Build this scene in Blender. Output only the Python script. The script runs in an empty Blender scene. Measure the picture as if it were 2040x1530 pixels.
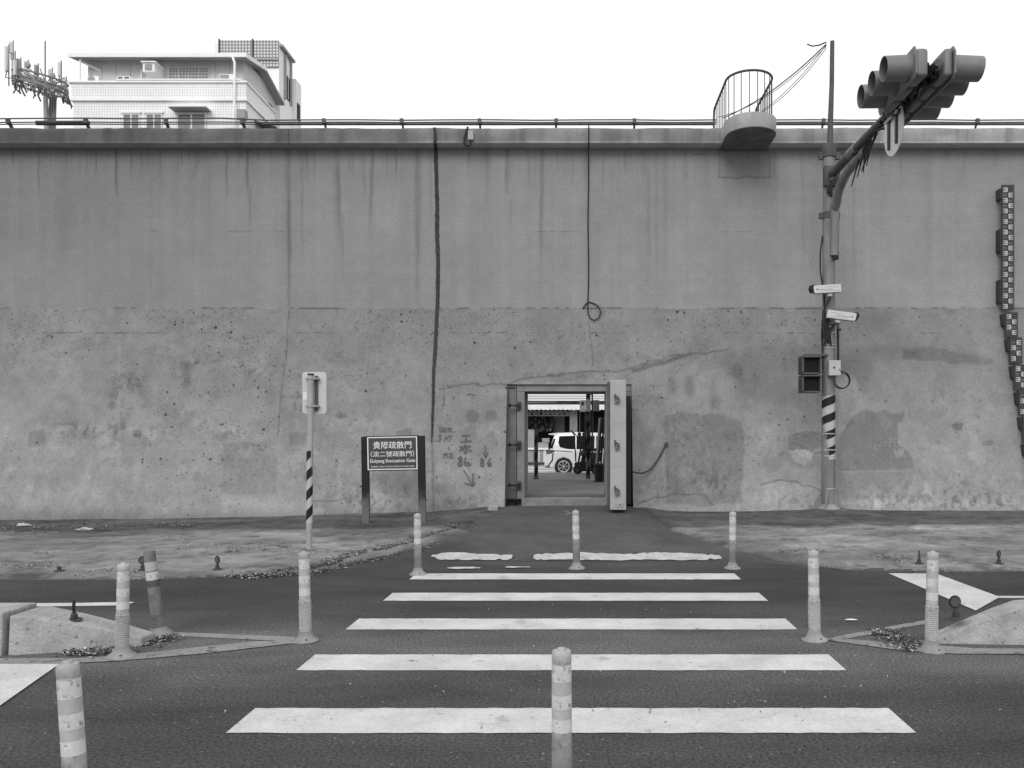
import bpy, bmesh, math, random
import numpy as np
from mathutils import Vector, Matrix, Euler
R = math.radians
rnd = random.Random(7)
C = bpy.context.scene.collection
sc = bpy.context.scene

# ------------------------------------------------------------------ camera, sky, sun, exposure
F = 1667.0; CX = 1158.0; CY = 869.0; EYE = 1.6          # lens in photo pixels, vanishing point, eye height
cam_d = bpy.data.cameras.new('camera'); cam = bpy.data.objects.new('camera', cam_d); C.objects.link(cam)
cam.location = (0, 0, EYE); cam.rotation_euler = (R(90), 0, 0)
cam_d.sensor_width = 36; cam_d.lens = 36 * F / 2040
cam_d.shift_x = -(CX - 1020) / 2040; cam_d.shift_y = (CY - 765) / 2040
cam_d.clip_end = 2000; cam_d.clip_start = 0.05
sc.camera = cam
sc.view_settings.view_transform = 'Standard'; sc.view_settings.look = 'None'
sc.view_settings.exposure = -0.1; sc.view_settings.gamma = 1; sc.view_settings.use_curve_mapping = False
SUN_EL, SUN_AZ = 32, -14
w = bpy.data.worlds.new('World'); sc.world = w; w.use_nodes = True
nt = w.node_tree; nt.nodes.clear()
sky = nt.nodes.new('ShaderNodeTexSky'); sky.sky_type = 'NISHITA'; sky.sun_disc = False
sky.sun_elevation = R(SUN_EL); sky.sun_rotation = R(180 + SUN_AZ); sky.dust_density = 4; sky.air_density = 1
bw = nt.nodes.new('ShaderNodeRGBToBW'); add = nt.nodes.new('ShaderNodeMath'); add.operation = 'MULTIPLY_ADD'
add.inputs[1].default_value = 0.10; add.inputs[2].default_value = 11.1      # thin veil of blue sky over an even white overcast
bg = nt.nodes.new('ShaderNodeBackground'); bg.inputs[1].default_value = 0.1
wo = nt.nodes.new('ShaderNodeOutputWorld')
nt.links.new(sky.outputs[0], bw.inputs[0]); nt.links.new(bw.outputs[0], add.inputs[0])
nt.links.new(add.outputs[0], bg.inputs[0]); nt.links.new(bg.outputs[0], wo.inputs[0])
sl = bpy.data.lights.new('sun', 'SUN'); sl.energy = 1.35; sl.angle = R(27)
so = bpy.data.objects.new('sun', sl); C.objects.link(so)
so.rotation_euler = (R(90 - SUN_EL), 0, R(SUN_AZ))

# ------------------------------------------------------------------ helpers
def P(px, py, Y):
    return Vector(((px - CX) / F * Y, Y, EYE - (py - CY) / F * Y))
KZ, KY, BY, BZ = 4.04, 15.97, 15.1, 0.1
def wall_y(z):
    return 16.0 if z > KZ else BY + (z - BZ) / (KZ - BZ) * (KY - BY)
def W(px, py, off=0.0):                                   # a point on the wall's face
    y = 16.0
    for _ in range(12):
        z = EYE - (py - CY) / F * y
        y = wall_y(z)
    p = P(px, py, y); p.y -= off
    return p

class MB:
    def __init__(s): s.v = []; s.f = []; s.m = []; s.mi = 0
    def add(s, vs, fs):
        n = len(s.v); s.v += [tuple(v) for v in vs]
        s.f += [tuple(i + n for i in f) for f in fs]; s.m += [s.mi] * len(fs); return s
    def box(s, a, b):
        (x0, y0, z0), (x1, y1, z1) = a, b
        x0, x1 = min(x0, x1), max(x0, x1); y0, y1 = min(y0, y1), max(y0, y1); z0, z1 = min(z0, z1), max(z0, z1)
        return s.add([(x0,y0,z0),(x1,y0,z0),(x1,y1,z0),(x0,y1,z0),(x0,y0,z1),(x1,y0,z1),(x1,y1,z1),(x0,y1,z1)],
                     [(0,3,2,1),(4,5,6,7),(0,1,5,4),(1,2,6,5),(2,3,7,6),(3,0,4,7)])
    def cbox(s, c, sz, rot=None):
        M = Matrix.Translation(c) @ (rot.to_matrix().to_4x4() if rot else Matrix())
        h = [v / 2 for v in sz]
        vs = [M @ Vector((i*h[0], j*h[1], k*h[2])) for k in (-1,1) for i, j in ((-1,-1),(1,-1),(1,1),(-1,1))]
        return s.add(vs, [(0,3,2,1),(4,5,6,7),(0,1,5,4),(1,2,6,5),(2,3,7,6),(3,0,4,7)])
    def tube(s, pts, r, n=10, cap=True, closed=False):
        pts = [Vector(p) for p in pts]; k = len(pts)
        rs = r if isinstance(r, (list, tuple)) else [r] * k
        up = None; rings = []
        for i, p in enumerate(pts):
            if closed: t = pts[(i+1) % k] - pts[i-1]
            else: t = pts[min(i+1, k-1)] - pts[max(i-1, 0)]
            t = t.normalized() if t.length > 1e-9 else Vector((0,0,1))
            if up is None: up = Vector((0,0,1)) if abs(t.z) < .9 else Vector((0,1,0))
            a = up - t * up.dot(t)
            if a.length < 1e-4: a = Vector((1,0,0)) - t * t.x
            a.normalize(); up = a; b = t.cross(a)
            rings.append([p + (a*math.cos(2*math.pi*j/n) + b*math.sin(2*math.pi*j/n)) * rs[i] for j in range(n)])
        vs = [v for q in rings for v in q]; fs = []
        for i in range(k if closed else k-1):
            i2 = (i+1) % k
            for j in range(n): fs.append((i*n+j, i*n+(j+1)%n, i2*n+(j+1)%n, i2*n+j))
        if cap and not closed: fs += [tuple(reversed(range(n))), tuple(range((k-1)*n, k*n))]
        return s.add(vs, fs)
    def lathe(s, prof, n=24, c=(0,0,0), axis='z'):
        vs = []; fs = []; k = len(prof)
        for r, h in prof:
            for j in range(n):
                a = 2*math.pi*j/n; x, y, z = r*math.cos(a), r*math.sin(a), h
                if axis == 'y': x, y, z = x, z, y
                if axis == 'x': x, y, z = z, x, y
                vs.append((x+c[0], y+c[1], z+c[2]))
        for i in range(k-1):
            for j in range(n): fs.append((i*n+j, i*n+(j+1)%n, (i+1)*n+(j+1)%n, (i+1)*n+j))
        fs += [tuple(reversed(range(n))), tuple(range((k-1)*n, k*n))]
        return s.add(vs, fs)
    def prism(s, poly, a, b, axis='y'):                    # polygon in the plane across axis, from a to b
        def q(p, h): return {'y': (p[0], h, p[1]), 'x': (h, p[0], p[1]), 'z': (p[0], p[1], h)}[axis]
        n = len(poly)
        return s.add([q(p, a) for p in poly] + [q(p, b) for p in poly],
                     [tuple(range(n)), tuple(reversed(range(n, 2*n)))] + [(i, i+n, (i+1)%n+n, (i+1)%n) for i in range(n)])
    def sheet(s, pts): return s.add(pts, [tuple(range(len(pts)))])
    def build(s, name, mats, parent=None, bevel=0, smooth=False, seg=2, fix=True):
        me = bpy.data.meshes.new(name)
        o0 = Vector(parent['_o']) if parent is not None and '_o' in parent else Vector((0,0,0))
        p = parent
        me.from_pydata([tuple(Vector(v) - o0) for v in s.v], [], s.f)
        mats = mats if isinstance(mats, (list, tuple)) else [mats]
        for m in mats: me.materials.append(m)
        if len(mats) > 1: me.polygons.foreach_set('material_index', s.m)
        if fix or bevel:
            bm = bmesh.new(); bm.from_mesh(me)
            bmesh.ops.recalc_face_normals(bm, faces=bm.faces)
            if bevel:
                es = [e for e in bm.edges if len(e.link_faces) == 2 and e.calc_face_angle(0) > R(35)]
                bmesh.ops.bevel(bm, geom=es, offset=bevel, segments=seg, affect='EDGES', profile=.5, clamp_overlap=True)
            bm.to_mesh(me); bm.free()
        if smooth:
            me.polygons.foreach_set('use_smooth', [True]*len(me.polygons))
            me.set_sharp_from_angle(angle=R(38))
        o = bpy.data.objects.new(name, me); C.objects.link(o)
        if parent is not None:
            o.parent = parent; o['_o'] = tuple(o0)
        return o

def tag(o, label, cat, group=None, kind=None):
    if label: o['label'] = label
    if cat: o['category'] = cat
    if group: o['group'] = group
    if kind: o['kind'] = kind
    return o
def thing(name, label, cat, loc=(0,0,0), group=None):
    o = bpy.data.objects.new(name, None); C.objects.link(o); o.location = loc; o['_o'] = tuple(loc)
    o.empty_display_size = .1
    return tag(o, label, cat, group)
def structure(o): o['kind'] = 'structure'; return o
def copy_tree(o, parent=None):
    c = o.copy(); C.objects.link(c); c.parent = parent
    for ch in list(o.children): copy_tree(ch, c)
    return c

def mat(name, v, rough=.8, var=.12, scale=3, bump=0, bscale=60, metal=0, spec=.3, streak=None, fine=.0, fscale=90, rand=0):
    m = bpy.data.materials.new(name); m.use_nodes = True; t = m.node_tree; N = t.nodes; L = t.links
    b = N['Principled BSDF']; b.inputs['Roughness'].default_value = rough; b.inputs['Metallic'].default_value = metal
    b.inputs['Specular IOR Level'].default_value = spec
    tc = N.new('ShaderNodeTexCoord'); vec = tc.outputs['Object']
    if streak:
        mp = N.new('ShaderNodeMapping'); mp.inputs['Scale'].default_value = streak; L.new(vec, mp.inputs[0]); vec = mp.outputs[0]
    n1 = N.new('ShaderNodeTexNoise'); n1.inputs['Scale'].default_value = scale; n1.inputs['Detail'].default_value = 7; n1.inputs['Roughness'].default_value = .62
    L.new(vec, n1.inputs[0])
    r = N.new('ShaderNodeMapRange'); r.inputs[1].default_value = .28; r.inputs[2].default_value = .72
    r.inputs[3].default_value = v*(1-var); r.inputs[4].default_value = v*(1+var); L.new(n1.outputs[0], r.inputs[0])
    out = r.outputs[0]
    if fine:
        n2 = N.new('ShaderNodeTexNoise'); n2.inputs['Scale'].default_value = fscale; n2.inputs['Detail'].default_value = 3
        L.new(tc.outputs['Object'], n2.inputs[0])
        r2 = N.new('ShaderNodeMapRange'); r2.inputs[1].default_value = .3; r2.inputs[2].default_value = .7
        r2.inputs[3].default_value = 1-fine; r2.inputs[4].default_value = 1+fine; L.new(n2.outputs[0], r2.inputs[0])
        mu = N.new('ShaderNodeMath'); mu.operation = 'MULTIPLY'; L.new(out, mu.inputs[0]); L.new(r2.outputs[0], mu.inputs[1]); out = mu.outputs[0]
    if rand:
        oi = N.new('ShaderNodeObjectInfo'); r3 = N.new('ShaderNodeMapRange'); r3.inputs[3].default_value = 1-rand; r3.inputs[4].default_value = 1+rand*.4
        L.new(oi.outputs['Random'], r3.inputs[0])
        mu = N.new('ShaderNodeMath'); mu.operation = 'MULTIPLY'; L.new(out, mu.inputs[0]); L.new(r3.outputs[0], mu.inputs[1]); out = mu.outputs[0]
    L.new(out, b.inputs['Base Color'])
    if bump:
        n3 = N.new('ShaderNodeTexNoise'); n3.inputs['Scale'].default_value = bscale; n3.inputs['Detail'].default_value = 5
        L.new(tc.outputs['Object'], n3.inputs[0])
        bp = N.new('ShaderNodeBump'); bp.inputs['Strength'].default_value = min(bump, 1); bp.inputs['Distance'].default_value = .01
        L.new(n3.outputs[0], bp.inputs['Height']); L.new(bp.outputs[0], b.inputs['Normal'])
    m['_out'] = 1
    return m

def graph(m): return m.node_tree.nodes, m.node_tree.links
def src(m):
    N, L = graph(m); b = N['Principled BSDF']; return b.inputs['Base Color'].links[0].from_socket
def mul_in(m, sock):
    N, L = graph(m); b = N['Principled BSDF']; cur = src(m)
    mu = N.new('ShaderNodeMath'); mu.operation = 'MULTIPLY'; L.new(cur, mu.inputs[0]); L.new(sock, mu.inputs[1]); L.new(mu.outputs[0], b.inputs['Base Color'])
def add_attr(m, name='tone'):
    N, L = graph(m); a = N.new('ShaderNodeAttribute'); a.attribute_name = name; mul_in(m, a.outputs['Fac'])
def add_pits(m, scale, thresh, radius, dark=.25, attr=None, depth=True, cut=.5):
    N, L = graph(m)
    tc = N.new('ShaderNodeTexCoord'); mp = N.new('ShaderNodeMapping'); mp.inputs['Scale'].default_value = (1, .02, 1); L.new(tc.outputs['Object'], mp.inputs[0])
    nd = N.new('ShaderNodeTexNoise'); nd.inputs['Scale'].default_value = 30; L.new(tc.outputs['Object'], nd.inputs[0])
    vm = N.new('ShaderNodeVectorMath'); vm.operation = 'MULTIPLY_ADD'; vm.inputs[1].default_value = (.03,)*3
    L.new(nd.outputs['Color'], vm.inputs[0]); L.new(mp.outputs[0], vm.inputs[2])
    v = N.new('ShaderNodeTexVoronoi'); v.inputs['Scale'].default_value = scale; L.new(vm.outputs[0], v.inputs[0])
    sp = N.new('ShaderNodeSeparateColor'); L.new(v.outputs['Color'], sp.inputs[0])
    # radius varies by cell; only some cells have a pit
    rr = N.new('ShaderNodeMapRange'); rr.inputs[1].default_value = thresh; rr.inputs[2].default_value = 1; rr.inputs[3].default_value = radius*scale*.3; rr.inputs[4].default_value = radius*scale
    L.new(sp.outputs[0], rr.inputs[0])
    gt = N.new('ShaderNodeMath'); gt.operation = 'GREATER_THAN'; gt.inputs[1].default_value = thresh; L.new(sp.outputs[0], gt.inputs[0])
    g2 = N.new('ShaderNodeMath'); g2.operation = 'MULTIPLY'; L.new(gt.outputs[0], g2.inputs[0]); L.new(rr.outputs[0], g2.inputs[1]); rad = g2.outputs[0]
    if attr:
        a = N.new('ShaderNodeAttribute'); a.attribute_name = attr
        mu = N.new('ShaderNodeMath'); mu.operation = 'MULTIPLY'; L.new(rad, mu.inputs[0]); L.new(a.outputs['Fac'], mu.inputs[1]); rad = mu.outputs[0]
    su = N.new('ShaderNodeMath'); su.operation = 'SUBTRACT'; L.new(v.outputs['Distance'], su.inputs[0]); L.new(rad, su.inputs[1])
    o = N.new('ShaderNodeMapRange'); o.inputs[1].default_value = .0; o.inputs[2].default_value = .07; o.inputs[3].default_value = dark; o.inputs[4].default_value = 1
    L.new(su.outputs[0], o.inputs[0]); mul_in(m, o.outputs[0])

# ------------------------------------------------------------------ numpy noise for wear and stains (albedo only)
def vnoise(x, y, seed):
    xi = np.floor(x).astype(np.int64); yi = np.floor(y).astype(np.int64); fx = x - xi; fy = y - yi
    fx = fx*fx*(3-2*fx); fy = fy*fy*(3-2*fy)
    def h(a, b):
        n = (a*374761393 + b*668265263 + seed*2246822519) & 0xffffffff
        n = ((n ^ (n >> 13)) * 1274126177) & 0xffffffff
        return ((n ^ (n >> 16)) & 0xffff) / 65535.0
    return (h(xi,yi)*(1-fx)+h(xi+1,yi)*fx)*(1-fy) + (h(xi,yi+1)*(1-fx)+h(xi+1,yi+1)*fx)*fy
def fbm(x, y, seed, o=4):
    s = 0; a = .5; t = 0
    for i in range(o):
        s = s + a*vnoise(x, y, seed+i*17); t += a; x, y = (x*.8-y*.6)*2.03+5, (x*.6+y*.8)*2.03+9; a *= .5
    return s/t
def sstep(a, b, x):
    t = np.clip((x-a)/(b-a), 0, 1); return t*t*(3-2*t)

# ------------------------------------------------------------------ materials
M = {}
M['wall'] = mat('stained_concrete', .268, .9, .06, 1.3, .5, 55, fine=.13, fscale=32)
add_attr(M['wall']); add_pits(M['wall'], 6.5, .72, .022, .30, 'pits'); add_pits(M['wall'], 11, .58, .013, .36, 'pits'); add_pits(M['wall'], 27, .62, .0085, .45, 'pits')
M['coping'] = mat('weathered_coping_concrete', .33, .9, .16, 2.2, .5, 50, fine=.12, fscale=30, streak=(1,1,.5)); add_attr(M['coping'])
M['conc'] = mat('pale_concrete', .36, .9, .18, 3.5, .5, 60, fine=.10, fscale=50); add_pits(M['conc'], 16, .8, .012, .5)
M['gate_conc'] = mat('gate_frame_concrete', .215, .85, .22, 4, .4, 60, fine=.12, fscale=40)
M['conc_dark'] = mat('grey_concrete', .26, .9, .2, 3, .5, 60, fine=.10, fscale=50)
M['kerb'] = mat('median_concrete', .33, .92, .3, 5, .7, 45, fine=.14, fscale=60); add_pits(M['kerb'], 30, .75, .01, .5)
M['asphalt'] = mat('worn_asphalt', .069, .9, .36, 1.5, .8, 170, fine=.6, fscale=55, streak=(.4,1,1), spec=.25)
M['ramp'] = mat('ramp_asphalt', .098, .92, .12, 1.6, .8, 120, fine=.24, fscale=60, spec=.2); add_attr(M['ramp'])
M['dirt'] = mat('dusty_verge_cement', .222, .95, .22, 2.6, .9, 70, fine=.20, fscale=45, spec=.15); add_attr(M['dirt'])
M['paint'] = mat('road_paint', .56, .75, .2, 2.2, .3, 120, fine=.09, fscale=40)
M['paint_far'] = mat('flaking_road_paint', .50, .8, .2, 4, .3, 120, fine=.12, fscale=30)
M['paint_worn'] = mat('dusty_road_paint', .25, .85, .2, 3, .3, 120, fine=.15, fscale=50)
M['steel'] = mat('galvanised_steel', .34, .55, .18, 6, .1, 80, metal=.1, spec=.4)
M['steel_dark'] = mat('dull_dark_steel', .085, .6, .25, 5, .2, 60, metal=.1)
M['pole'] = mat('weathered_pole_steel', .20, .6, .3, 7, .15, 60, metal=.15, spec=.4, streak=(1,1,.25))
M['gate'] = mat('painted_gate_steel', .36, .7, .12, 3, .15, 40, fine=.05, spec=.3)
M['black'] = mat('black_rubber', .02, .65, .3, 8, .1)
M['dark'] = mat('dark_grey_plastic', .05, .6, .25, 6)
M['cable'] = mat('black_cable', .018, .6, .2, 8)
M['white'] = mat('white_enamel', .62, .45, .06, 4)
M['offwhite'] = mat('dull_white_plastic', .45, .6, .12, 6)
M['delin'] = mat('scuffed_delineator_plastic', .40, .6, .20, 9, .2, 60, fine=.12, fscale=50, rand=.2, streak=(1,1,.5))
M['delin_base'] = mat('dusty_delineator_base', .27, .8, .25, 9, .3, 60, rand=.15)
M['band_white'] = mat('peeling_reflective_band', .54, .5, .22, 16, .1, 40)
M['band_grey'] = mat('grey_reflective_band', .39, .5, .15, 12, .1, 40)
M['old_delin'] = mat('grimy_old_delineator', .15, .85, .5, 9, .3, 50, fine=.2)
M['signal'] = mat('signal_grey_metal', .19, .55, .12, 5, .05, 50, metal=.2, spec=.4)
M['lens'] = mat('unlit_signal_lens', .03, .3, .1, 5, spec=.5)
M['tile'] = None
M['glass'] = mat('window_glass', .008, .4, .3, 1, spec=.04)
M['glass_pale'] = mat('curtained_glass', .17, .3, .3, 2, spec=.5)
M['plaster'] = mat('grey_sheet_cladding', .60, .8, .08, 1.5)
M['roofm'] = mat('roof_sheet_underside', .33, .8, .12, 1)
M['whitewall'] = mat('white_render', .88, .8, .04, 1)
M['frame_w'] = mat('white_window_frame', .70, .5, .03, 3)
M['boxgrey'] = mat('grey_card', .32, .85, .15, 3)
M['char'] = mat('charcoal_graffiti', .13, .9, .3, 30)
M['board'] = mat('sign_panel_paint', .058, .5, .06, 4, spec=.3)
M['board_post'] = mat('black_sign_post', .013, .6, .5, 5, spec=.25)
M['mark'] = mat('white_lettering', .74, .6, .05, 20)
M['leaf_d'] = mat('dark_dead_leaf', .045, .9, .4, 60)
M['leaf_m'] = mat('dry_leaf', .16, .9, .4, 60)
M['leaf_l'] = mat('pale_leaf', .50, .8, .3, 60)
M['joint'] = mat('tarred_joint_filler', .048, .9, .4, 18, .8, 60)
M['carpaint'] = mat('white_car_paint', .66, .25, .02, 1, spec=.6)
M['tyre'] = mat('tyre_rubber', .02, .8, .2, 10)
M['rim'] = mat('alloy_rim', .5, .35, .05, 5, metal=.6)
M['street'] = mat('pale_worn_street', .14, .9, .15, .6, .3, 60, fine=.15)
M['cloth'] = mat('pale_awning_cloth', .62, .9, .1, 2)
M['goods'] = mat('dark_goods', .035, .9, .7, 6)
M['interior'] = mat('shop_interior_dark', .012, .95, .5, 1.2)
def tile_mat(name, v, j, size, jw):
    m = mat(name, v, .45, .04, .6); N, L = graph(m)
    tc = N.new('ShaderNodeTexCoord'); sx = N.new('ShaderNodeSeparateXYZ'); L.new(tc.outputs['Object'], sx.inputs[0])
    ad = N.new('ShaderNodeMath'); L.new(sx.outputs[0], ad.inputs[0]); L.new(sx.outputs[1], ad.inputs[1])
    cb = N.new('ShaderNodeCombineXYZ'); L.new(ad.outputs[0], cb.inputs[0]); L.new(sx.outputs[2], cb.inputs[1])
    br = N.new('ShaderNodeTexBrick'); br.offset = 0; br.squash = 1
    for i, val in (('Color1', 1), ('Color2', .93), ('Mortar', j)): br.inputs[i].default_value = (val, val, val, 1)
    br.inputs['Scale'].default_value = 1; br.inputs['Mortar Size'].default_value = jw; br.inputs['Mortar Smooth'].default_value = .2
    br.inputs['Brick Width'].default_value = size; br.inputs['Row Height'].default_value = size
    L.new(cb.outputs[0], br.inputs[0])
    b2 = N.new('ShaderNodeRGBToBW'); L.new(br.outputs[0], b2.inputs[0]); mul_in(m, b2.outputs[0])
    return m
M['tile'] = tile_mat('white_facade_tile', .90, .70, .145, .016)
M['tile_small'] = tile_mat('grey_lattice_tile', .74, .30, .2, .05)

def fade_low(m, z0, z1, v):                                # paint worn off and dusted near the ground, with a ragged limit
    N, L = graph(m); b = N['Principled BSDF']; cur = src(m); tc = N.new('ShaderNodeTexCoord'); sx = N.new('ShaderNodeSeparateXYZ'); L.new(tc.outputs['Object'], sx.inputs[0])
    n = N.new('ShaderNodeTexNoise'); n.inputs['Scale'].default_value = 9; n.inputs['Detail'].default_value = 6; L.new(tc.outputs['Object'], n.inputs[0])
    a = N.new('ShaderNodeMath'); a.operation = 'MULTIPLY_ADD'; a.inputs[1].default_value = .35; L.new(n.outputs[0], a.inputs[0]); L.new(sx.outputs[2], a.inputs[2])
    r_ = N.new('ShaderNodeMapRange'); r_.inputs[1].default_value = z0+.17; r_.inputs[2].default_value = z1+.17; L.new(a.outputs[0], r_.inputs[0])
    mx = N.new('ShaderNodeMix'); mx.data_type = 'FLOAT'; mx.inputs[2].default_value = v; L.new(r_.outputs[0], mx.inputs[0]); L.new(cur, mx.inputs[3]); L.new(mx.outputs[0], b.inputs['Base Color'])
fade_low(M['board_post'], .25, .52, .13)
M['delin_grimy'] = mat('grimy_delineator_plastic', .34, .7, .25, 9, .2, 60, fine=.15, fscale=50, rand=.15); fade_low(M['delin_grimy'], .20, .42, .17)
# asphalt: wear bands along the traffic and pale aggregate specks
def asphalt_wear(m):
    N, L = graph(m); tc = N.new('ShaderNodeTexCoord'); sx = N.new('ShaderNodeSeparateXYZ'); L.new(tc.outputs['Object'], sx.inputs[0])
    n = N.new('ShaderNodeTexNoise'); n.inputs['Scale'].default_value = .8; L.new(tc.outputs['Object'], n.inputs[0])
    a = N.new('ShaderNodeMath'); a.operation = 'MULTIPLY_ADD'; a.inputs[1].default_value = 1.1; L.new(n.outputs[0], a.inputs[0]); L.new(sx.outputs[1], a.inputs[2])
    mr = N.new('ShaderNodeMapRange'); mr.inputs[1].default_value = 3; mr.inputs[2].default_value = 12; L.new(a.outputs[0], mr.inputs[0])
    cr = N.new('ShaderNodeValToRGB'); e = cr.color_ramp.elements; e[0].position = 0; e[1].position = 1
    def setc(el, v): el.color = (v, v, v, 1)
    setc(e[0], 1.0); setc(e[1], 1.15)
    for p, v in ((.22, .98), (.31, 1.05), (.39, 1.75), (.47, 1.7), (.55, 1.0), (.66, .74), (.80, .84), (.9, 1.05)):
        setc(cr.color_ramp.elements.new(p), v / 2)
    setc(cr.color_ramp.elements[0], .52); setc(cr.color_ramp.elements[-1], .6)
    L.new(mr.outputs[0], cr.inputs[0])
    b = N.new('ShaderNodeRGBToBW'); L.new(cr.outputs[0], b.inputs[0])
    m2 = N.new('ShaderNodeMath'); m2.operation = 'MULTIPLY'; m2.inputs[1].default_value = 2; L.new(b.outputs[0], m2.inputs[0]); mul_in(m, m2.outputs[0])
    v = N.new('ShaderNodeTexVoronoi'); v.inputs['Scale'].default_value = 26; L.new(tc.outputs['Object'], v.inputs[0])
    sp = N.new('ShaderNodeSeparateColor'); L.new(v.outputs['Color'], sp.inputs[0])
    gt = N.new('ShaderNodeMath'); gt.operation = 'GREATER_THAN'; gt.inputs[1].default_value = .9; L.new(sp.outputs[0], gt.inputs[0])
    lt = N.new('ShaderNodeMath'); lt.operation = 'LESS_THAN'; lt.inputs[1].default_value = .17; L.new(v.outputs['Distance'], lt.inputs[0])
    mm = N.new('ShaderNodeMath'); mm.operation = 'MULTIPLY'; L.new(gt.outputs[0], mm.inputs[0]); L.new(lt.outputs[0], mm.inputs[1])
    ma = N.new('ShaderNodeMath'); ma.operation = 'MULTIPLY_ADD'; ma.inputs[1].default_value = 2.2; ma.inputs[2].default_value = 1; L.new(mm.outputs[0], ma.inputs[0]); mul_in(m, ma.outputs[0])
asphalt_wear(M['asphalt'])
# worn spots in the paint let the asphalt show
def worn(m, thr, base=.07, sc_=7):
    N, L = graph(m); b = N['Principled BSDF']; cur = src(m); tc = N.new('ShaderNodeTexCoord')
    n = N.new('ShaderNodeTexNoise'); n.inputs['Scale'].default_value = sc_; n.inputs['Detail'].default_value = 9; n.inputs['Roughness'].default_value = .72; L.new(tc.outputs['Object'], n.inputs[0])
    r = N.new('ShaderNodeMapRange'); r.inputs[1].default_value = thr; r.inputs[2].default_value = thr+.035; L.new(n.outputs[0], r.inputs[0])
    mx = N.new('ShaderNodeMix'); mx.data_type = 'FLOAT'; L.new(r.outputs[0], mx.inputs[0]); L.new(cur, mx.inputs[2]); mx.inputs[3].default_value = base
    L.new(mx.outputs[0], b.inputs['Base Color'])
worn(M['paint_far'], .60, .12, 9); worn(M['paint'], .63, .16); worn(M['paint'], .60, .40, 2.6); worn(M['paint_worn'], .56, .1)
worn(M['band_white'], .57, .24, 26); worn(M['delin'], .60, .16, 16); worn(M['band_grey'], .62, .2, 20); worn(M['delin_grimy'], .60, .12, 16)

def stripes(name, light, dark, period, slope):             # diagonal hazard stripes: flat print round a pole
    m = mat(name, 1, .6, .1, 8); N, L = graph(m); tc = N.new('ShaderNodeTexCoord'); s = N.new('ShaderNodeSeparateXYZ'); L.new(tc.outputs['Object'], s.inputs[0])
    a = N.new('ShaderNodeMath'); a.operation = 'ARCTAN2'; L.new(s.outputs[1], a.inputs[0]); L.new(s.outputs[0], a.inputs[1])
    b = N.new('ShaderNodeMath'); b.operation = 'MULTIPLY'; b.inputs[1].default_value = 1/(2*math.pi)*slope; L.new(a.outputs[0], b.inputs[0])
    c = N.new('ShaderNodeMath'); c.operation = 'MULTIPLY_ADD'; c.inputs[1].default_value = 1/period; L.new(s.outputs[2], c.inputs[0]); L.new(b.outputs[0], c.inputs[2])
    d = N.new('ShaderNodeMath'); d.operation = 'FRACT'; L.new(c.outputs[0], d.inputs[0])
    e = N.new('ShaderNodeMath'); e.operation = 'LESS_THAN'; e.inputs[1].default_value = .5; L.new(d.outputs[0], e.inputs[0])
    r = N.new('ShaderNodeMapRange'); r.inputs[3].default_value = dark; r.inputs[4].default_value = light; L.new(e.outputs[0], r.inputs[0]); mul_in(m, r.outputs[0]); return m
M['hazard'] = stripes('hazard_stripes', .42, .012, .29, -1)
M['hazard_dull'] = stripes('dull_hazard_stripes', .10, .008, .42, -1)

# ------------------------------------------------------------------ grids
def grid_mesh(name, V, keep, m, attrs, parent=None, smooth=True):
    ny, nx = V.shape[:2]; idx = np.arange(ny*nx).reshape(ny, nx)
    q = np.stack([idx[:-1,:-1], idx[:-1,1:], idx[1:,1:], idx[1:,:-1]], -1)[keep]
    used = np.unique(q); remap = np.full(ny*nx, -1); remap[used] = np.arange(len(used)); q = remap[q]
    me = bpy.data.meshes.new(name); me.vertices.add(len(used)); me.vertices.foreach_set('co', V.reshape(-1,3)[used].ravel().astype(np.float32))
    me.loops.add(q.size); me.loops.foreach_set('vertex_index', q.ravel().astype(np.int32))
    me.polygons.add(len(q)); me.polygons.foreach_set('loop_start', np.arange(0, q.size, 4, dtype=np.int32))
    me.update(calc_edges=True); me.validate()
    for k, a in attrs.items():
        at = me.attributes.new(k, 'FLOAT', 'POINT'); at.data.foreach_set('value', a.ravel()[used].astype(np.float32))
    if smooth: me.polygons.foreach_set('use_smooth', np.ones(len(q), bool))
    me.materials.append(m); o = bpy.data.objects.new(name, me); C.objects.link(o)
    if parent: o.parent = parent
    return o

# ------------------------------------------------------------------ ground
g = MB(); g.sheet([(-900,-300,-.05),(900,-300,-.05),(900,1400,-.05),(-900,1400,-.05)])
structure(g.build('ground', M['street']))
road = MB().sheet([(-80,-40,0),(80,-40,0),(80,15.0,0),(-80,15.0,0)]).build('road', M['asphalt']); structure(road)

XLy = [9.25,9.3,9.5,9.85,10.5,11.2,11.85,12.5,15.4]; XLx = [-7,-5,-4,-3.06,-2.75,-2.43,-2.05,-1.71,-1.40]
XRy = [9.76,9.82,9.95,10.5,11.3,13.0,15.4]; XRx = [6.5,4.6,3.23,2.6,2.19,1.34,.94]
xs = np.concatenate([np.linspace(-60,-12,40)[:-1], np.arange(-12,10,.04), np.linspace(10,60,40)])
ys = np.arange(9.0, 15.46, .04)
GX, GY = np.meshgrid(xs, ys)
base_w = np.interp(GX, [-60,-10.5,-8,-5,-3.9,-2.7,-1.5,-1.1,.8,1.3,1.6,2.65,4.5,6,8,60], [.05,.07,.07,.14,.17,.2,.325,.335,.335,.27,.22,.21,.25,.22,.235,.2])
Yf = np.interp(GX, [-60,-5,-4,-2.5,-1.5,2,3.2,5,60], [9.25,9.3,9.5,10.3,10.7,10.7,9.95,9.76,9.76])
t = np.clip((GY-Yf)/(15.2-Yf), 0, 1)
n_lo = fbm(GX*.8, GY*.8, 3); n_hi = fbm(GX*4, GY*4, 9)
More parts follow.
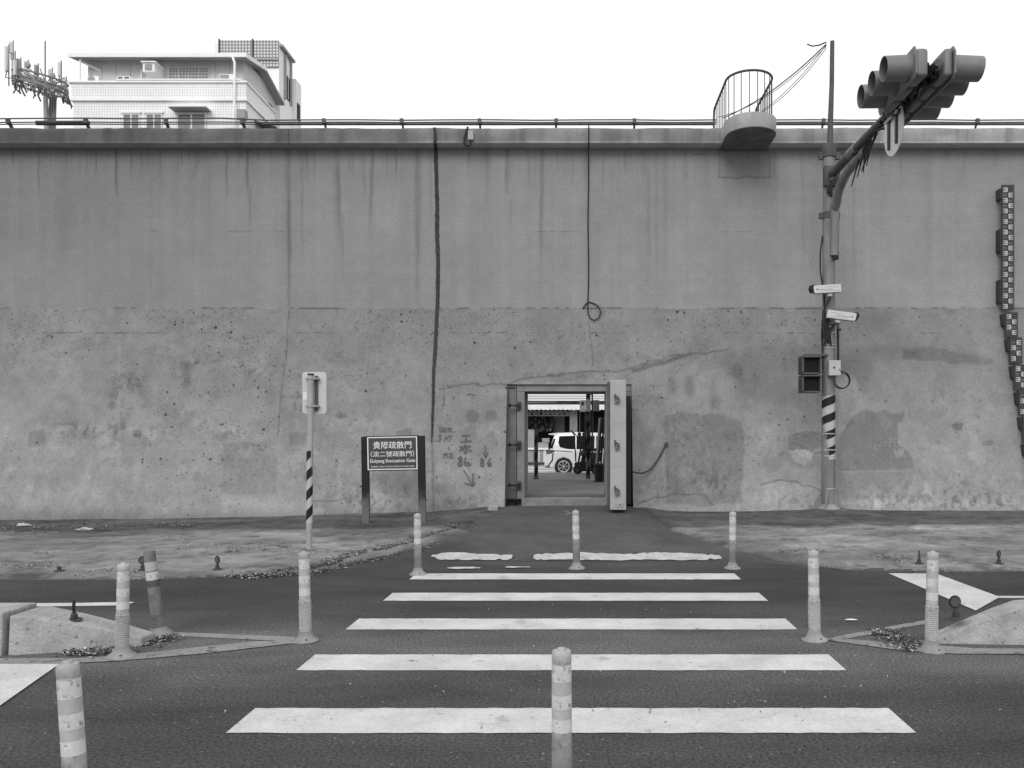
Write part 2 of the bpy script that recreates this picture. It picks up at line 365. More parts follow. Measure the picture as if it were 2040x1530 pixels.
edge_n = (fbm(GX*1.5, GY*1.5, 21)-.5)*.30
XL = np.interp(GY+edge_n*.3, XLy, XLx, left=-200); XR = np.interp(GY+edge_n*.3, XRy, XRx, left=200)
XL = np.where(GY+edge_n*.3 < 9.25, -200, XL); XR = np.where(GY+edge_n*.3 < 9.76, 200, XR)
XL = np.where((GY > 9.25) & (XL < -6), np.maximum(XL, -7), XL)
dL = XL - GX + edge_n; dR = GX - XR + edge_n
dY = np.minimum(1.0, np.maximum(0, GY - np.where(GX < 0, 9.25, 9.76)))
dm = np.maximum(dL, dR); dm = np.minimum(dm, dY)
verge = dm > 0
z = base_w*(1-(1-t)**1.5) + np.where(GX < -4, (n_lo-.5)*.04*np.clip(t*8,0,1), (n_lo-.5)*.03*np.clip(t*8,0,1))
z = z + .028*sstep(0,.22,dm) + (n_hi-.5)*.012*np.clip(dm*4,0,1)
mound = .10*np.exp(-((GX-4.32)**2/.35+(GY-14.5)**2/.12)); z = z + mound
z = z - .012*(t <= 0)*(~verge)
def ground_z(x, y):
    if y < 9.0 or y > 15.4: return 0 if y < 9 else .44
    i = int(round((y-9.0)/.04)); j = int(np.argmin(np.abs(xs-x))); return max(0., float(z[min(i, z.shape[0]-1), j]))
V = np.stack([GX, GY, z], -1)
U = CX + GX/GY*F; Vv = CY + (EYE-z)/GY*F
tone = 1.0 + (fbm(GX*.9, GY*2.2, 31, 5)-.5)*1.0
near = sstep(12.9,13.3, GY + (fbm(GX*.7, GY*.7, 41)-.5)*1.3)
near = np.where(GX > 0, sstep(13.2,13.6, GY + (fbm(GX*.6, GY*.6, 47)-.5)*1.8), near)
tone = tone*(1-.50*near)
def blob(u, v, w_, h_, k, seed=5):
    global tone
    d = ((U-u)/w_)**2 + ((Vv-v)/h_)**2 + (fbm(GX*2.5, GY*2.5, seed)-.5)*1.2
    tone = tone*(1+(k-1)*(1-sstep(.6,1.1,d)))
blob(720,1062,110,17,.72); blob(930,1080,70,18,.8); blob(120,1060,220,12,.75,8); blob(1000,1030,50,9,1.5,6); blob(640,1095,60,20,1.2)
blob(1400,1075,90,14,.95); blob(1320,1062,70,16,1.35,12); blob(1900,1050,90,7,1.5,13); blob(1660,1085,110,22,1.2,14)
tone = tone*(1-.35*(1-sstep(.02,.35,dm))*verge)
tone = tone*(.72+.56*fbm(GX*11, GY*11, 77, 3))*(.84+.32*fbm(GX*3.2, GY*3.6, 78, 4))*(1-.35*sstep(.62,.70,fbm(GX*5, GY*6, 79, 4)))
fx = (verge[:-1,:-1]&verge[1:,1:]&verge[:-1,1:]&verge[1:,:-1])
cx_ = (GX[:-1,:-1]+GX[1:,1:])/2
zf = (z[:-1,:-1]+z[1:,1:])/2
for nm, sel in (('verge_left', fx&(cx_<0)), ('verge_right', fx&(cx_>=0))):
    structure(grid_mesh(nm, V, sel, M['dirt'], {'tone': tone}))
rt = (1.0+(fbm(GX*1.5, GY*2, 91)-.5)*.5)*(.85+.3*fbm(GX*9,GY*9,17,3))
rt = rt*(1 - .38*np.exp(-((GX+2.0)**2/.5+(GY-11.3)**2/.5)))*(1-.22*sstep(11.4,10.6,GY))
structure(grid_mesh('gate_ramp', V, (~fx)&(zf>-.004)&(np.abs(cx_)<30), M['ramp'], {'tone': rt}))
# beyond the wall
bp = MB(); bp.sheet([(-30,15.42,.44),(30,15.42,.44),(30,26.8,.44),(-30,26.8,.44)]); bp.box((-30,26.8,-.05),(30,26.95,.44))
structure(bp.build('back_pavement', mat('stained_back_pavement', .125, .92, .45, .9, .6, 60, fine=.2, fscale=20), fix=False))
st = MB().sheet([(-60,26.95,.04),(60,26.95,.04),(60,60,.04),(-60,60,.04)]).build('back_street', M['street']); structure(st)
for k in range(9):
    y0 = 30.5 + k*1.75
    MB().sheet([(-3.6,y0,.048),(3.4,y0,.048),(3.4,y0+.95,.048),(-3.6,y0+.95,.048)]).build('crosswalk_stripe', M['mark'], st)

# road markings: parts of the road
def ground_poly(pts, z=.005): return [(lambda q: (q[0], q[1], z))(P(px, py, F*(EYE-z)/(py-CY))) for px, py in pts]
def stripe(x0, x1, y0, y1, m=None, jag=0, zz=.005, cutn=0):
    m = m or M['paint']; n = max(2, int((x1-x0)/.07)); a = []; b = []
    for i in range(n+1):
        x = x0+(x1-x0)*i/n; j = (rnd.random()-.5)*jag; j2 = (rnd.random()-.5)*jag
        a.append((x, y0+j, zz)); b.append((x, y1+j2, zz))
    mb = MB(); mb.add(a+b, [(i, i+1, n+2+i, n+1+i) for i in range(n)]); return mb.build('crosswalk_stripe', m, road, fix=False)
XW0, XW1 = -1.93, 1.795
for k in range(6):
    y0 = 4.50 + k*1.205 - 1.205
    if k == 5:
        pass
    sk = stripe(XW0 + rnd.uniform(-.02,.02), XW1 + rnd.uniform(-.02,.02), y0, y0+.41, jag=.012)
sk = stripe(-2.07, XW1-.02, 4.50-1.205*2, 4.91-1.205*2, jag=.012)
# worn stripe lying on the ramp, broken in the middle
def worn_stripe(x0, x1, ya, yb, seed):
    n = int((x1-x0)/.05); a = []; b = []
    for i in range(n+1):
        x = x0+(x1-x0)*i/n; e = min(i, n-i)/n
        w1 = (vnoise(np.array([x*3.]), np.array([1.]), seed)[0]-.5)*.09; w2 = (vnoise(np.array([x*4.]), np.array([7.]), seed)[0]-.5)*.06
        w1 += (vnoise(np.array([x*17.]), np.array([3.]), seed+1)[0]-.5)*.06; w2 += (vnoise(np.array([x*15.]), np.array([5.]), seed+2)[0]-.5)*.06
        s = 1 if 2 < i < n-3 else (.35+.6*rnd.random()); mid = (ya+yb)/2; h = (yb-ya)/2*s
        yy0 = mid-h+w2*s; yy1 = max(yy0+.01, mid+h+w1*s)
        a.append((x, yy0, ground_z(x, yy0)+.011)); b.append((x, yy1, ground_z(x, yy1)+.011))
    mb = MB(); mb.add(a+b, [(i, i+1, n+2+i, n+1+i) for i in range(n)]); return mb.build('worn_crosswalk_stripe', M['paint_far'], road, fix=False)
worn_stripe(-1.95, -.90, 10.72, 11.08, 4); worn_stripe(-.62, 1.82, 10.74, 11.08, 6)
worn_stripe(-1.62, -1.22, 10.04, 10.16, 9); worn_stripe(-.92, -.62, 10.12, 10.24, 12)
def mark(name, pts, m=None, z=.004): return MB().sheet(ground_poly(pts, z)).build(name, m or M['paint'], road, fix=False)
mark('lane_line', [(0,1209),(0,1202),(150,1201),(262,1199),(268,1200),(240,1206)])
mark('lane_line', [(-500,1210),(-500,1203),(-2,1202),(-2,1209)])
mark('lane_line', [(1950,1187),(1960,1191),(2600,1193),(2600,1188)])
mark('stop_line', [(1770,1142),(1865,1142.5),(1992,1189),(1944,1216)], z=.008)
mark('chevron_line', [(338,1266),(345,1259),(600,1269),(604,1276),(560,1277)], M['paint_worn'])
mark('chevron_line', [(-500,1330),(-500,1312),(150,1311),(245,1305),(500,1278),(600,1273.5),(606,1279),(400,1302),(240,1316),(120,1322)], M['paint_worn'], .0065)
mark('stop_line', [(-420,1700),(-900,1650),(-400,1323),(118,1322.5)], M['paint'], .009)
mark('chevron_line', [(1650,1273),(1670,1267),(1760,1250),(1850,1234),(1862,1240),(1790,1252),(1690,1272)], M['paint_worn'])
mark('chevron_line', [(1640,1274),(1648,1271),(1700,1274),(1940,1291),(2600,1296),(2600,1305),(1900,1302),(1800,1296)], M['paint_worn'], .0065)

# ------------------------------------------------------------------ flood wall
wall = thing('flood_wall', 'tall grey stained concrete flood wall with a sloping base and the gate in it', 'wall', (0,16,0))
WX = np.concatenate([np.linspace(-60,-12.2,60)[:-1], np.arange(-12.2,-1.391,.022), [-1.39], np.arange(-1.37,.93,.022), [.94], np.arange(.962,10.2,.022), np.linspace(10.2,60,60)])
WZ = np.concatenate([np.arange(-.3,2.565,.022), [2.57], np.arange(2.592,4.035,.022), [4.04,4.042], np.arange(4.064,7.10,.022), [7.12]])
AX, AZ = np.meshgrid(WX, WZ)
AY = np.where(AZ > 4.041, 16.0, BY+(AZ-BZ)/(KZ-BZ)*(KY-BY))
U = CX + AX/AY*F; Vp = CY - (AZ-EYE)/AY*F
low = (AZ <= 4.041)
n1 = fbm(AX*.35, AZ*.5, 1); n2 = fbm(AX*1.6, AZ*1.6, 2, 5); n3 = fbm(AX*7, AZ*7, 3, 3)
tw = 1 + (n1-.5)*.22 + (n2-.5)*np.where(low, .26, .12) + (n3-.5)*np.where(low, .24, .12)
tw *= 1 + (fbm(AX*9, AZ*.12, 51, 3)-.5)*np.where(low, .05, .16)          # faint vertical washes
tw *= 1 + (fbm(AX*.25, AZ*9, 52, 2)-.5)*.06                              # board-marked lifts
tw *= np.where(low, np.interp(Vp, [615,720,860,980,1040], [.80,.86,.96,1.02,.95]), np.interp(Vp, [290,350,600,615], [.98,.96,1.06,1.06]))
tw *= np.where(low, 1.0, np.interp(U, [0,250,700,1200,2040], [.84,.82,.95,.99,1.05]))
jx = (fbm(AX*.01, AZ*3.5, 61, 3)-.5)*10
def streak(x, y0, y1, w_, k, drift=0):
    global tw
    xx = x + jx*.45 + drift*np.clip((Vp-y0)/(y1-y0), 0, 1)
    e = np.exp(-((U-xx)/(w_*.75))**2) * sstep(y0-12, y0+4, Vp) * (1-sstep(y0+(y1-y0)*.45, y1, Vp))
    tw = tw*(1-(1-k)*e)
for a in [(77,296,410,2.2,.66),(102,296,345,2,.8),(173,296,365,2.4,.8),(192,296,365,2.2,.66),(232,296,415,3.2,.55),(262,300,360,2,.72),(282,296,360,2.2,.75),
          (295,296,345,2,.8),(320,296,360,2.2,.75),(362,296,340,3,.75),(392,296,360,2.4,.66),(408,296,330,2,.8),(427,296,320,3,.8),(452,296,415,2.6,.66),(480,296,325,5,.8),
          (493,296,405,4.2,.58),(498,380,470,2.4,.75),(515,296,330,3,.8),(541,296,380,2,.85),(575,296,640,8,.76),(577,400,700,4,.8),(602,300,560,4,.78),(612,296,380,7,.85),(627,296,375,3,.78),
          (672,296,520,9,.84),(674,330,560,3,.72,6),(683,430,580,2.5,.78),(703,296,360,2,.8),(726,296,430,3,.8),(743,296,500,4.5,.70,-8),(762,296,350,2,.85),(790,296,380,3,.85),
          (832,296,560,10,.78),(831,450,640,5,.82),(858,296,480,4,.8),(936,296,350,3,.78,-8),(968,296,345,13,.80),(970,340,420,3,.85),(1011,296,420,4.5,.72,-4),(1015,330,370,9,.88),(1017,400,480,2,.82),
          (1052,296,400,2.2,.78,6),(1066,296,400,2,.85),(1081,300,560,5,.72,-5),(1110,296,350,2,.85),(1143,296,400,2.5,.85),(1169,296,400,9,.85),(1204,296,420,3.5,.80,-5),(1246,296,350,3,.78),
          (1292,340,620,6,.86),(1308,300,620,4,.90),(1326,296,620,9,.86),(1365,296,400,6,.9),(1600,300,640,5,.88),(1622,300,640,8,.88),(1700,300,620,5,.92),(1760,296,480,7,.92),(1850,300,620,9,.93),
          (1408,296,380,6,.9),(1545,296,420,5,.9),(40,296,600,9,.94),(130,296,600,14,.93)]: streak(*a)
for _ in range(70):
    streak(rnd.uniform(-60,2040), 294, rnd.uniform(312,375), rnd.uniform(1.5,3.5), rnd.uniform(.8,.93))
def hline(y, k, w_, seed, thr=.5, x0=-9999, x1=9999):
    global tw
    on = sstep(thr, thr+.10, fbm(AX*1.7, AZ*0+seed, seed, 4))*(.35+1.0*sstep(.42,.62,fbm(AX*11, AZ*0+seed, seed+5, 2)))
    tw = tw*(1-(1-k)*on*np.exp(-((Vp-y-(fbm(AX*2,AZ*0,seed+3)-.5)*2)/w_)**2)*(U>x0)*(U<x1))
hline(613.8,.45,1.5,71,.44); hline(614,.80,1.3,171,0); hline(461,.78,1.1,73,.52); hline(663,.66,1.2,75,.5); hline(308,.80,1.1,77,.45,180,1400); hline(720,.85,1.2,79,.6)
def patch(pts, k, soft=2.0, rough=5.0, seed=5):                          # polygon of darker or paler mortar, or of painted shadow, with a ragged rim
    global tw
    k = k**1.35 if k < 1 else k**1.15
    pts = np.array(pts, float); inside = np.zeros(U.shape, bool); dmin = np.full(U.shape, 1e9)
    ua = U + (fbm(AX*5, AZ*5, seed)-.5)*rough*2; va = Vp + (fbm(AX*5, AZ*5, seed+40)-.5)*rough*2
    bb = (U > pts[:,0].min()-40)&(U < pts[:,0].max()+40)&(Vp > pts[:,1].min()-40)&(Vp < pts[:,1].max()+40)
    u_, v_ = ua[bb], va[bb]; ins = np.zeros(u_.shape, bool); dd = np.full(u_.shape, 1e9)
    for i in range(len(pts)):
        (x1, y1), (x2, y2) = pts[i-1], pts[i]
        c = ((y1 > v_) != (y2 > v_)) & (u_ < (x2-x1)*(v_-y1)/((y2-y1) if y2 != y1 else 1e-9)+x1); ins ^= c
        L2 = (x2-x1)**2+(y2-y1)**2+1e-9; tt = np.clip(((u_-x1)*(x2-x1)+(v_-y1)*(y2-y1))/L2, 0, 1)
        dd = np.minimum(dd, np.hypot(u_-x1-tt*(x2-x1), v_-y1-tt*(y2-y1)))
    sd = np.where(ins, dd, -dd); tw[bb] = tw[bb]*(1+(k-1)*sstep(-soft, soft, sd))
def ell(x, y, a, b, n=14): return [(x+a*math.cos(2*math.pi*i/n), y+b*math.sin(2*math.pi*i/n)) for i in range(n)]
patch([(1322,828),(1360,822),(1440,826),(1478,838),(1482,900),(1478,1000),(1400,1010),(1330,1000),(1326,900)], .80, 3)
patch([(1420,712),(1520,690),(1640,690),(1640,800),(1560,812),(1470,790)], .82, 22, 12)  # soft shadow round the pedestrian signal, painted into the wall tone
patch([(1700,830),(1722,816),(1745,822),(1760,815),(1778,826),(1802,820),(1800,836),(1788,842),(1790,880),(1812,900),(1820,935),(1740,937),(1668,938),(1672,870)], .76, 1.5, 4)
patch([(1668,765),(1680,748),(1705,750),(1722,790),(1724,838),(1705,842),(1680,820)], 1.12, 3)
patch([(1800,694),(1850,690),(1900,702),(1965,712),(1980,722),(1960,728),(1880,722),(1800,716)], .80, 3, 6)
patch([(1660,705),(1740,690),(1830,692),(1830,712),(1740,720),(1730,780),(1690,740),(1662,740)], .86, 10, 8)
patch([(1573,898),(1600,892),(1622,900),(1618,914),(1602,926),(1582,920)], 1.32, 1.5, 3)
patch([(1518,968),(1560,958),(1600,965),(1640,972),(1640,1018),(1520,1018)], 1.14, 4, 5)
patch([(1500,900),(1570,870),(1640,880),(1640,950),(1570,925),(1530,950)], .93, 8, 8)
patch([(1572,866),(1600,858),(1640,862),(1640,892),(1574,893)], .80, 2, 5)
patch([(1662,940),(1820,938),(1812,990),(1740,996),(1664,1000)], .84, 5, 8)
patch([(1780,898),(1802,893),(1800,905),(1790,915)], 1.4, 1, 2)
for x in range(6):
    for y in range(4):
        if rnd.random() < .8: patch(ell(1745+x*9.5+rnd.uniform(-1,1), 874+y*6.5, 2.6, 1.7, 8), 1.28, 1, 1)
for x in range(3): patch(ell(1736+x*8, 888, 2.5, 3, 8), 1.25, 1, 1)
patch([(1894,845),(1918,842),(1916,856),(1903,858)], .72, 1, 2); patch(ell(1969,882,12,6), .78, 1, 2)
for x, y in ((1765,799),(1858,799),(1953,798),(1870,882)): patch(ell(x,y,3.5,3.5), .72, 2, 1)
patch([(60,860),(88,855),(93,880),(80,892),(55,888)], .80, 3, 4); patch(ell(236,848,11,8), .82, 2, 3); patch(ell(222,808,8,9), .8, 2, 3)
patch([(250,748),(290,742),(285,790),(262,775)], .86, 8, 6); patch(ell(272,862,8,7), .66, 4, 5); patch([(120,858),(210,862),(200,876),(120,876)], .90, 4, 6)
patch([(446,882),(552,878),(552,984),(440,985),(444,930)], .90, 2, 3); patch([(576,862),(612,862),(612,885),(580,890)], .84, 2, 3)
patch(ell(441,870,15,9), .86, 2, 3); patch(ell(512,850,24,14), .92, 3, 4); patch(ell(680,827,12,7), .76, 1.2, 2)
patch([(790,860),(812,852),(821,852),(820,868),(790,868)], .78, 1, 1.5); patch([(748,942),(832,940),(835,972),(790,990),(752,976)], .80, 14, 10)  # second patch: shadow of the name board painted into the wall
patch(ell(941,830,14,13), .80, 2, 3); patch(ell(979,829,13,12), .80, 2, 3); patch([(912,860),(940,850),(955,875),(985,860),(995,890),(960,910),(915,900)], .90, 4, 6)
patch([(365,716),(385,722),(380,770),(366,765)], .86, 6, 5); patch([(420,735),(470,728),(480,790),(425,790)], .93, 8, 6)
patch([(1258,790),(1300,760),(1330,800),(1326,1000),(1260,1010)], .92, 12, 8)  # shadow beside the open door, painted into the wall tone
patch([(1260,735),(1300,722),(1352,708),(1385,706),(1350,718),(1300,732),(1262,744)], .66, 2, 5)
patch([(1075,752),(1120,742),(1185,740),(1185,752),(1100,762)], .85, 4, 5)
patch([(1430,1000),(1500,985),(1540,1000),(1540,1025),(1430,1025)], 1.10, 8, 6); patch([(440,985),(560,1000),(650,1015),(650,1035),(440,1035)], 1.12, 8, 6)
patch([(575,920),(585,914),(598,922),(596,936),(582,938)], 1.10, 1.5, 2)
patch([(1655,995),(1760,980),(1830,1000),(1900,1000),(2000,990),(2040,1010),(2040,1020),(1655,1018)], 1.12, 8, 10)
for x, y, a, b in ((1340,768,9,16),(1470,740,12,16),(1375,770,10,20),(1425,800,10,14)): patch(ell(x,y,a,b), .84, 5, 6)
def crack(pts, k=.5, w_=1.3, rough=4):
    global tw
    pts = np.array(pts, float); bb = (U > pts[:,0].min()-8)&(U < pts[:,0].max()+8)&(Vp > pts[:,1].min()-12)&(Vp < pts[:,1].max()+12)
    u_ = U[bb]; v_ = Vp[bb] + (fbm(AX[bb]*6, AX[bb]*0, 5)-.5)*rough*2; u_ = u_ + (fbm(AZ[bb]*6, AZ[bb]*0, 6)-.5)*rough; dd = np.full(u_.shape, 1e9)
    for (x1, y1), (x2, y2) in zip(pts[:-1], pts[1:]):
        L2 = (x2-x1)**2+(y2-y1)**2+1e-9; tt = np.clip(((u_-x1)*(x2-x1)+(v_-y1)*(y2-y1))/L2, 0, 1); dd = np.minimum(dd, np.hypot(u_-x1-tt*(x2-x1), v_-y1-tt*(y2-y1)))
    tw[bb] = tw[bb]*(1-(1-k)*np.exp(-(dd/w_)**2))
crack([(890,768),(1005,765),(1060,752),(1180,740),(1235,740),(1290,722),(1350,706),(1400,704),(1450,695)], .55, 1.6)
crack([(1270,1004),(1310,990),(1360,984),(1400,986),(1420,1005)], .5); crack([(1515,966),(1545,958),(1585,957),(1600,968),(1636,974)], .45)
crack([(1574,893),(1600,894),(1622,902),(1640,898)], .5); crack([(620,997),(660,999),(690,992)], .55); crack([(1985,1005),(2015,1010),(2040,1020)], .6)
crack([(575,620),(572,700),(565,740),(560,800),(553,868)], .55, 1.15, 3); crack([(575,300),(575,612)], .82, 1.2, 1)
crack([(1172,640),(1180,700),(1181,730)], .6, 1.2, 2); crack([(1330,930),(1328,1000)], .7, 1.5); crack([(1700,560),(1700,300)], .92, 1.2, 1); crack([(237,300),(237,600)], .93, 1.5, 1)
crack([(861,850),(862,940),(864,1030)], .62, 2.6); crack([(1810,750),(1812,830)], .85, 1.2)
crack([(1433,352),(1480,354),(1534,354)], .6, 1.8, 4); crack([(1433,300),(1433,352)], .65, 1.4, 3); crack([(1533,300),(1533,354)], .65, 1.4, 3)
# chips, scuffs and rough skin, gathered in places
chip = fbm(AX*20, AZ*20, 201, 2); chip2 = fbm(AX*12+9, AZ*8, 211, 3); reg = sstep(.46,.64,fbm(AX*.7, AZ*.9, 221, 4))
tw = np.where(low, tw*(1-.20*sstep(.70,.80,chip)*(.15+reg)), tw); tw = np.where(low, tw*(1+.07*sstep(.60,.72,chip2)*sstep(700,900,Vp)), tw)
for cu_, cv_, ru, rv_ in ((190,858,90,16),(150,852,40,14),(400,722,60,7),(262,760,26,22),(232,800,14,90),(468,862,60,12),(512,740,60,12),(760,985,90,28),(700,1010,80,18),(1420,960,60,30),(1580,1005,70,16),(1750,1000,90,22),(1900,985,120,30),(1960,1005,90,16),(1300,985,40,30),(1100,748,80,6),(1330,715,70,10),(930,1000,60,18),(1360,880,50,50),(600,790,40,40),(310,870,40,20)):
    m_ = np.exp(-(((U-cu_)/ru)**2+((Vp-cv_)/rv_)**2)); tw = tw*(1-.30*m_*sstep(.54,.64,fbm(AX*15+3, AZ*12, 231, 3))); tw = tw*(1+.10*m_*sstep(.54,.62,fbm(AX*7+13, AZ*7, 241, 3)))
for cu_, v0_, v1_, ww_, kk_ in ((236,690,1010,5,1.10),(262,742,790,12,.86),(372,722,800,9,.84),(345,725,770,6,.88),(490,735,790,8,.88),(640,760,900,10,.93),(1255,745,800,20,.93),(1375,750,800,9,.84),(1420,745,830,7,.88),(1340,735,800,10,.9),(1850,730,850,10,1.04)):
    e_ = np.exp(-((U-cu_-jx*.5)/ww_)**2)*sstep(v0_-6,v0_+6,Vp)*(1-sstep(v1_-30,v1_,Vp)); tw = tw*(1+(kk_-1)*e_*1.25)
# paler mortar flecks and scuffs
sc2 = fbm(AX*3.2, AZ*2.2, 88, 5); tw = np.where(low, tw*(1+.14*sstep(.60,.68,sc2)*sstep(760,900,Vp)), tw)
sc3 = fbm(AX*2.6+30, AZ*2.6, 98, 5); tw = np.where(low, tw*(1-.10*sstep(.56,.68,sc3)), tw)
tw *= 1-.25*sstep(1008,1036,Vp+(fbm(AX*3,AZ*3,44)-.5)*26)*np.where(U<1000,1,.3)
pitd = np.where(low, np.interp(Vp, [612,625,700,760,900,1030], [1,1.1,1.0,.85,.8,.75])*np.interp(U, [0,200,420,600,900,1250,1500,1640,1800,2040], [.85,.95,1.15,1.15,.85,.9,.9,.6,.4,.5]), .0)
pitd = pitd*(.4+.95*sstep(.34,.62,fbm(AX*1.0, AZ*1.5, 33, 4)))*(1+.5*np.exp(-((Vp-722)/14)**2)*(U>300)*(U<620)); pitd = np.where(~low, .35*sstep(.72,.8,fbm(AX*.9,AZ*.9,35,3)), pitd)
zc = (AZ[:-1,:-1]+AZ[1:,1:])/2; xc = (AX[:-1,:-1]+AX[1:,1:])/2
keep = ~((zc < 2.57)&(xc > -1.39)&(xc < .94))
AYr = AY + (fbm(AX*.9, AZ*.9, 5, 3)-.5)*np.where(low, .03, .008)*sstep(0,.3,np.minimum(np.abs(AZ-4.041), 1))
hole_rim = (np.minimum(np.abs(AX+1.39), np.abs(AX-.94)) < .03) & (AZ < 2.6)
AYr = np.where(hole_rim, AY, AYr)
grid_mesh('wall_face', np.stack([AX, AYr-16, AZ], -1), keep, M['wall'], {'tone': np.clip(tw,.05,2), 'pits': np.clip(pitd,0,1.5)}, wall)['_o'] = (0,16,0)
# body behind the face, with the gate passage left open
bk = MB()
for x0, x1, z0 in ((-60,-1.39,0),(.94,60,0),(-1.39,.94,2.57)): bk.box((x0,16.08,z0),(x1,16.7,7.1))
bk.build('wall_body', M['conc_dark'], wall, fix=False)
rv = MB()                                                    # returns of the recess beside and above the gate
for xx in (-1.39, .94):
    rv.add([(xx,wall_y(.0),-.1),(xx,16.1,-.1),(xx,16.1,2.57),(xx,wall_y(2.57),2.57)], [(0,1,2,3)])
rv.add([(-1.39,wall_y(2.57),2.57),(.94,wall_y(2.57),2.57),(.94,16.1,2.57),(-1.39,16.1,2.57)], [(0,1,2,3)])
rv.build('recess_return', M['conc_dark'], wall, fix=False)
# coping, in lengths between the joints
def cope(x0, x1):
    xs_ = np.arange(x0, x1, .05) if abs(x0) < 13 and abs(x1) < 13 else np.linspace(x0, x1, 90); xs_ = np.append(xs_, x1)
    prof = [(16.02,7.10),(15.705,7.10),(15.70,7.104),(15.70,7.125),(15.70,7.135),(15.70,7.20),(15.70,7.28),(15.70,7.36),(15.715,7.385),(16.0,7.39),(16.72,7.39)]
    X, K = np.meshgrid(xs_, np.arange(len(prof))); Yp = np.array([p[0] for p in prof])[K]; Zp = np.array([p[1] for p in prof])[K]
    Zp = Zp + np.where(Zp > 7.3, (fbm(X*1.4, X*0+1, 8)-.5)*.03 + (fbm(X*8, X*0+1, 18)-.5)*.012, 0); Yp = Yp + np.where(K < 8, (fbm(X*1.1, K*.4, 9)-.5)*.012, 0)
    u = CX+X/Yp*F
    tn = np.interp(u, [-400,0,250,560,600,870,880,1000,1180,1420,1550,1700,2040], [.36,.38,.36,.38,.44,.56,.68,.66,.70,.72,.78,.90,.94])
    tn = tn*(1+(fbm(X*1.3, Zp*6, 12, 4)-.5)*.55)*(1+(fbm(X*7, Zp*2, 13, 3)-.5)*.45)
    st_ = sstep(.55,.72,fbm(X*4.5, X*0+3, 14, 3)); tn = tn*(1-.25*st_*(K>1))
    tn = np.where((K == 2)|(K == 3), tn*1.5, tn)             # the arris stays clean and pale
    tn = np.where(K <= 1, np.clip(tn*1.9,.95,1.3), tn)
    V = np.stack([X, Yp-16, Zp], -1); kp = np.ones((len(prof)-1, len(xs_)-1), bool)
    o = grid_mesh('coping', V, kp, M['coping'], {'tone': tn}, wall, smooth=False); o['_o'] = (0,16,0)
XJ = W(868,270).x
edges = [-60, P(0,0,15.7).x-2, P(575,0,15.7).x, P(867,0,15.7).x, P(1172,0,15.7).x, P(1433,0,15.7).x+.1, 11, 60]
for a, b in zip(edges[:-1], edges[1:]): cope(a+.003, b-.003)
# tarred vertical joint
jp = [(866,253),(867,284),(868,297),(869,340),(871,400),(871,470),(873,520),(872,600),(870,640),(867,700),(864,740),(863,800),(861,860),(860,880)]
jm = MB(); L_ = []; R_ = []
for i in range(150):
    py = 254+(880-254)*i/149; px = np.interp(py, [q[1] for q in jp], [q[0] for q in jp]); hw = np.interp(py, [254,300,460,700,840,880], [2.7,3.5,3.8,3.5,2.4,.8])
    a, b = px-hw+rnd.uniform(-.8,.5), px+hw+rnd.uniform(-.5,.8)
    if py < 286: p0, p1 = P(a, py, 15.688), P(b, py, 15.688)
    elif py < 296: p0, p1 = P(a, py, 15.688+(py-286)/10*.3), P(b, py, 15.688+(py-286)/10*.3); p0.z = p1.z = 7.095
    else: p0, p1 = W(a, py, .012), W(b, py, .012)
    L_.append(p0); R_.append(p1)
n = len(L_); mid = [(a+b)/2 + Vector((rnd.uniform(-.008,.008), -.016, 0)) for a, b in zip(L_, R_)]
jm.add(L_+mid+R_, [(i, n+i, n+i+1, i+1) for i in range(n-1)]+[(n+i, 2*n+i, 2*n+i+1, n+i+1) for i in range(n-1)])
jm.build('joint_filler', M['joint'], wall, fix=False)
# pale mark where the balcony is keyed into the wall is part of the face; drawn marks are flat paint
def ribbon(mb, pts, wpx, f=W, off=.006):
    for (x1, y1), (x2, y2) in zip(pts[:-1], pts[1:]):
        d = math.hypot(x2-x1, y2-y1) or 1; nx, ny = -(y2-y1)/d*wpx/2, (x2-x1)/d*wpx/2; ex, ey = (x2-x1)/d*wpx*.3, (y2-y1)/d*wpx*.3
        q = [f(x1+nx-ex, y1+ny-ey, off), f(x2+nx+ex, y2+ny+ey, off), f(x2-nx+ex, y2-ny+ey, off), f(x1-nx-ex, y1-ny-ey, off)]; mb.sheet(q)
gr = {'letters': [[(95,535),(95,590),(130,575),(135,550),(95,535)],[(165,545),(140,548),(142,565),(165,570),(165,588),(140,590)],[(190,590),(192,545),(235,548),(200,565),(245,590)],[(268,586),(272,590)]],
 'dated': [[(75,630),(115,628),(90,655),(110,670),(85,700),(70,700)],[(140,688),(146,692)],[(165,640),(152,682)],[(160,650),(180,675),(190,640)],[(192,635),(230,635),(205,700)]],
 'hundred': [[(150,840),(140,890)],[(185,835),(178,890)],[(205,850),(235,838),(240,855),(205,888),(248,888)],[(205,760),(200,800)]],
 'work': [[(355,632),(450,625)],[(400,632),(398,695)],[(345,705),(460,692)],[(330,765),(450,755)],[(395,735),(395,840)],[(390,765),(325,810)],[(398,768),(465,810)],[(380,810),(395,842),(412,812)]],
 'eighty_six': [[(335,880),(315,905),(350,935),(352,975),(325,990),(308,970),(345,920),(355,895),(335,880)],[(400,885),(385,930),(385,970),(410,985),(440,970),(435,945),(395,950)]],
 'eighty_six_b': [[(590,900),(572,920),(608,955),(605,985),(580,985),(575,960),(610,920),(590,900)],[(690,900),(655,950),(665,985),(690,985),(695,960),(660,960)]],
 'arrow': [[(628,750),(630,885)],[(600,830),(632,885),(660,825)]], 'arrow_low': [[(380,1040),(470,1200)],[(485,1080),(480,1215)],[(385,1185),(480,1220),(510,1180)]],
 'dashes': [[(135,45),(140,90)],[(185,65),(240,60)],[(145,150),(140,270),(125,270)],[(265,165),(250,200)],[(410,155),(440,145),(510,158)]]}
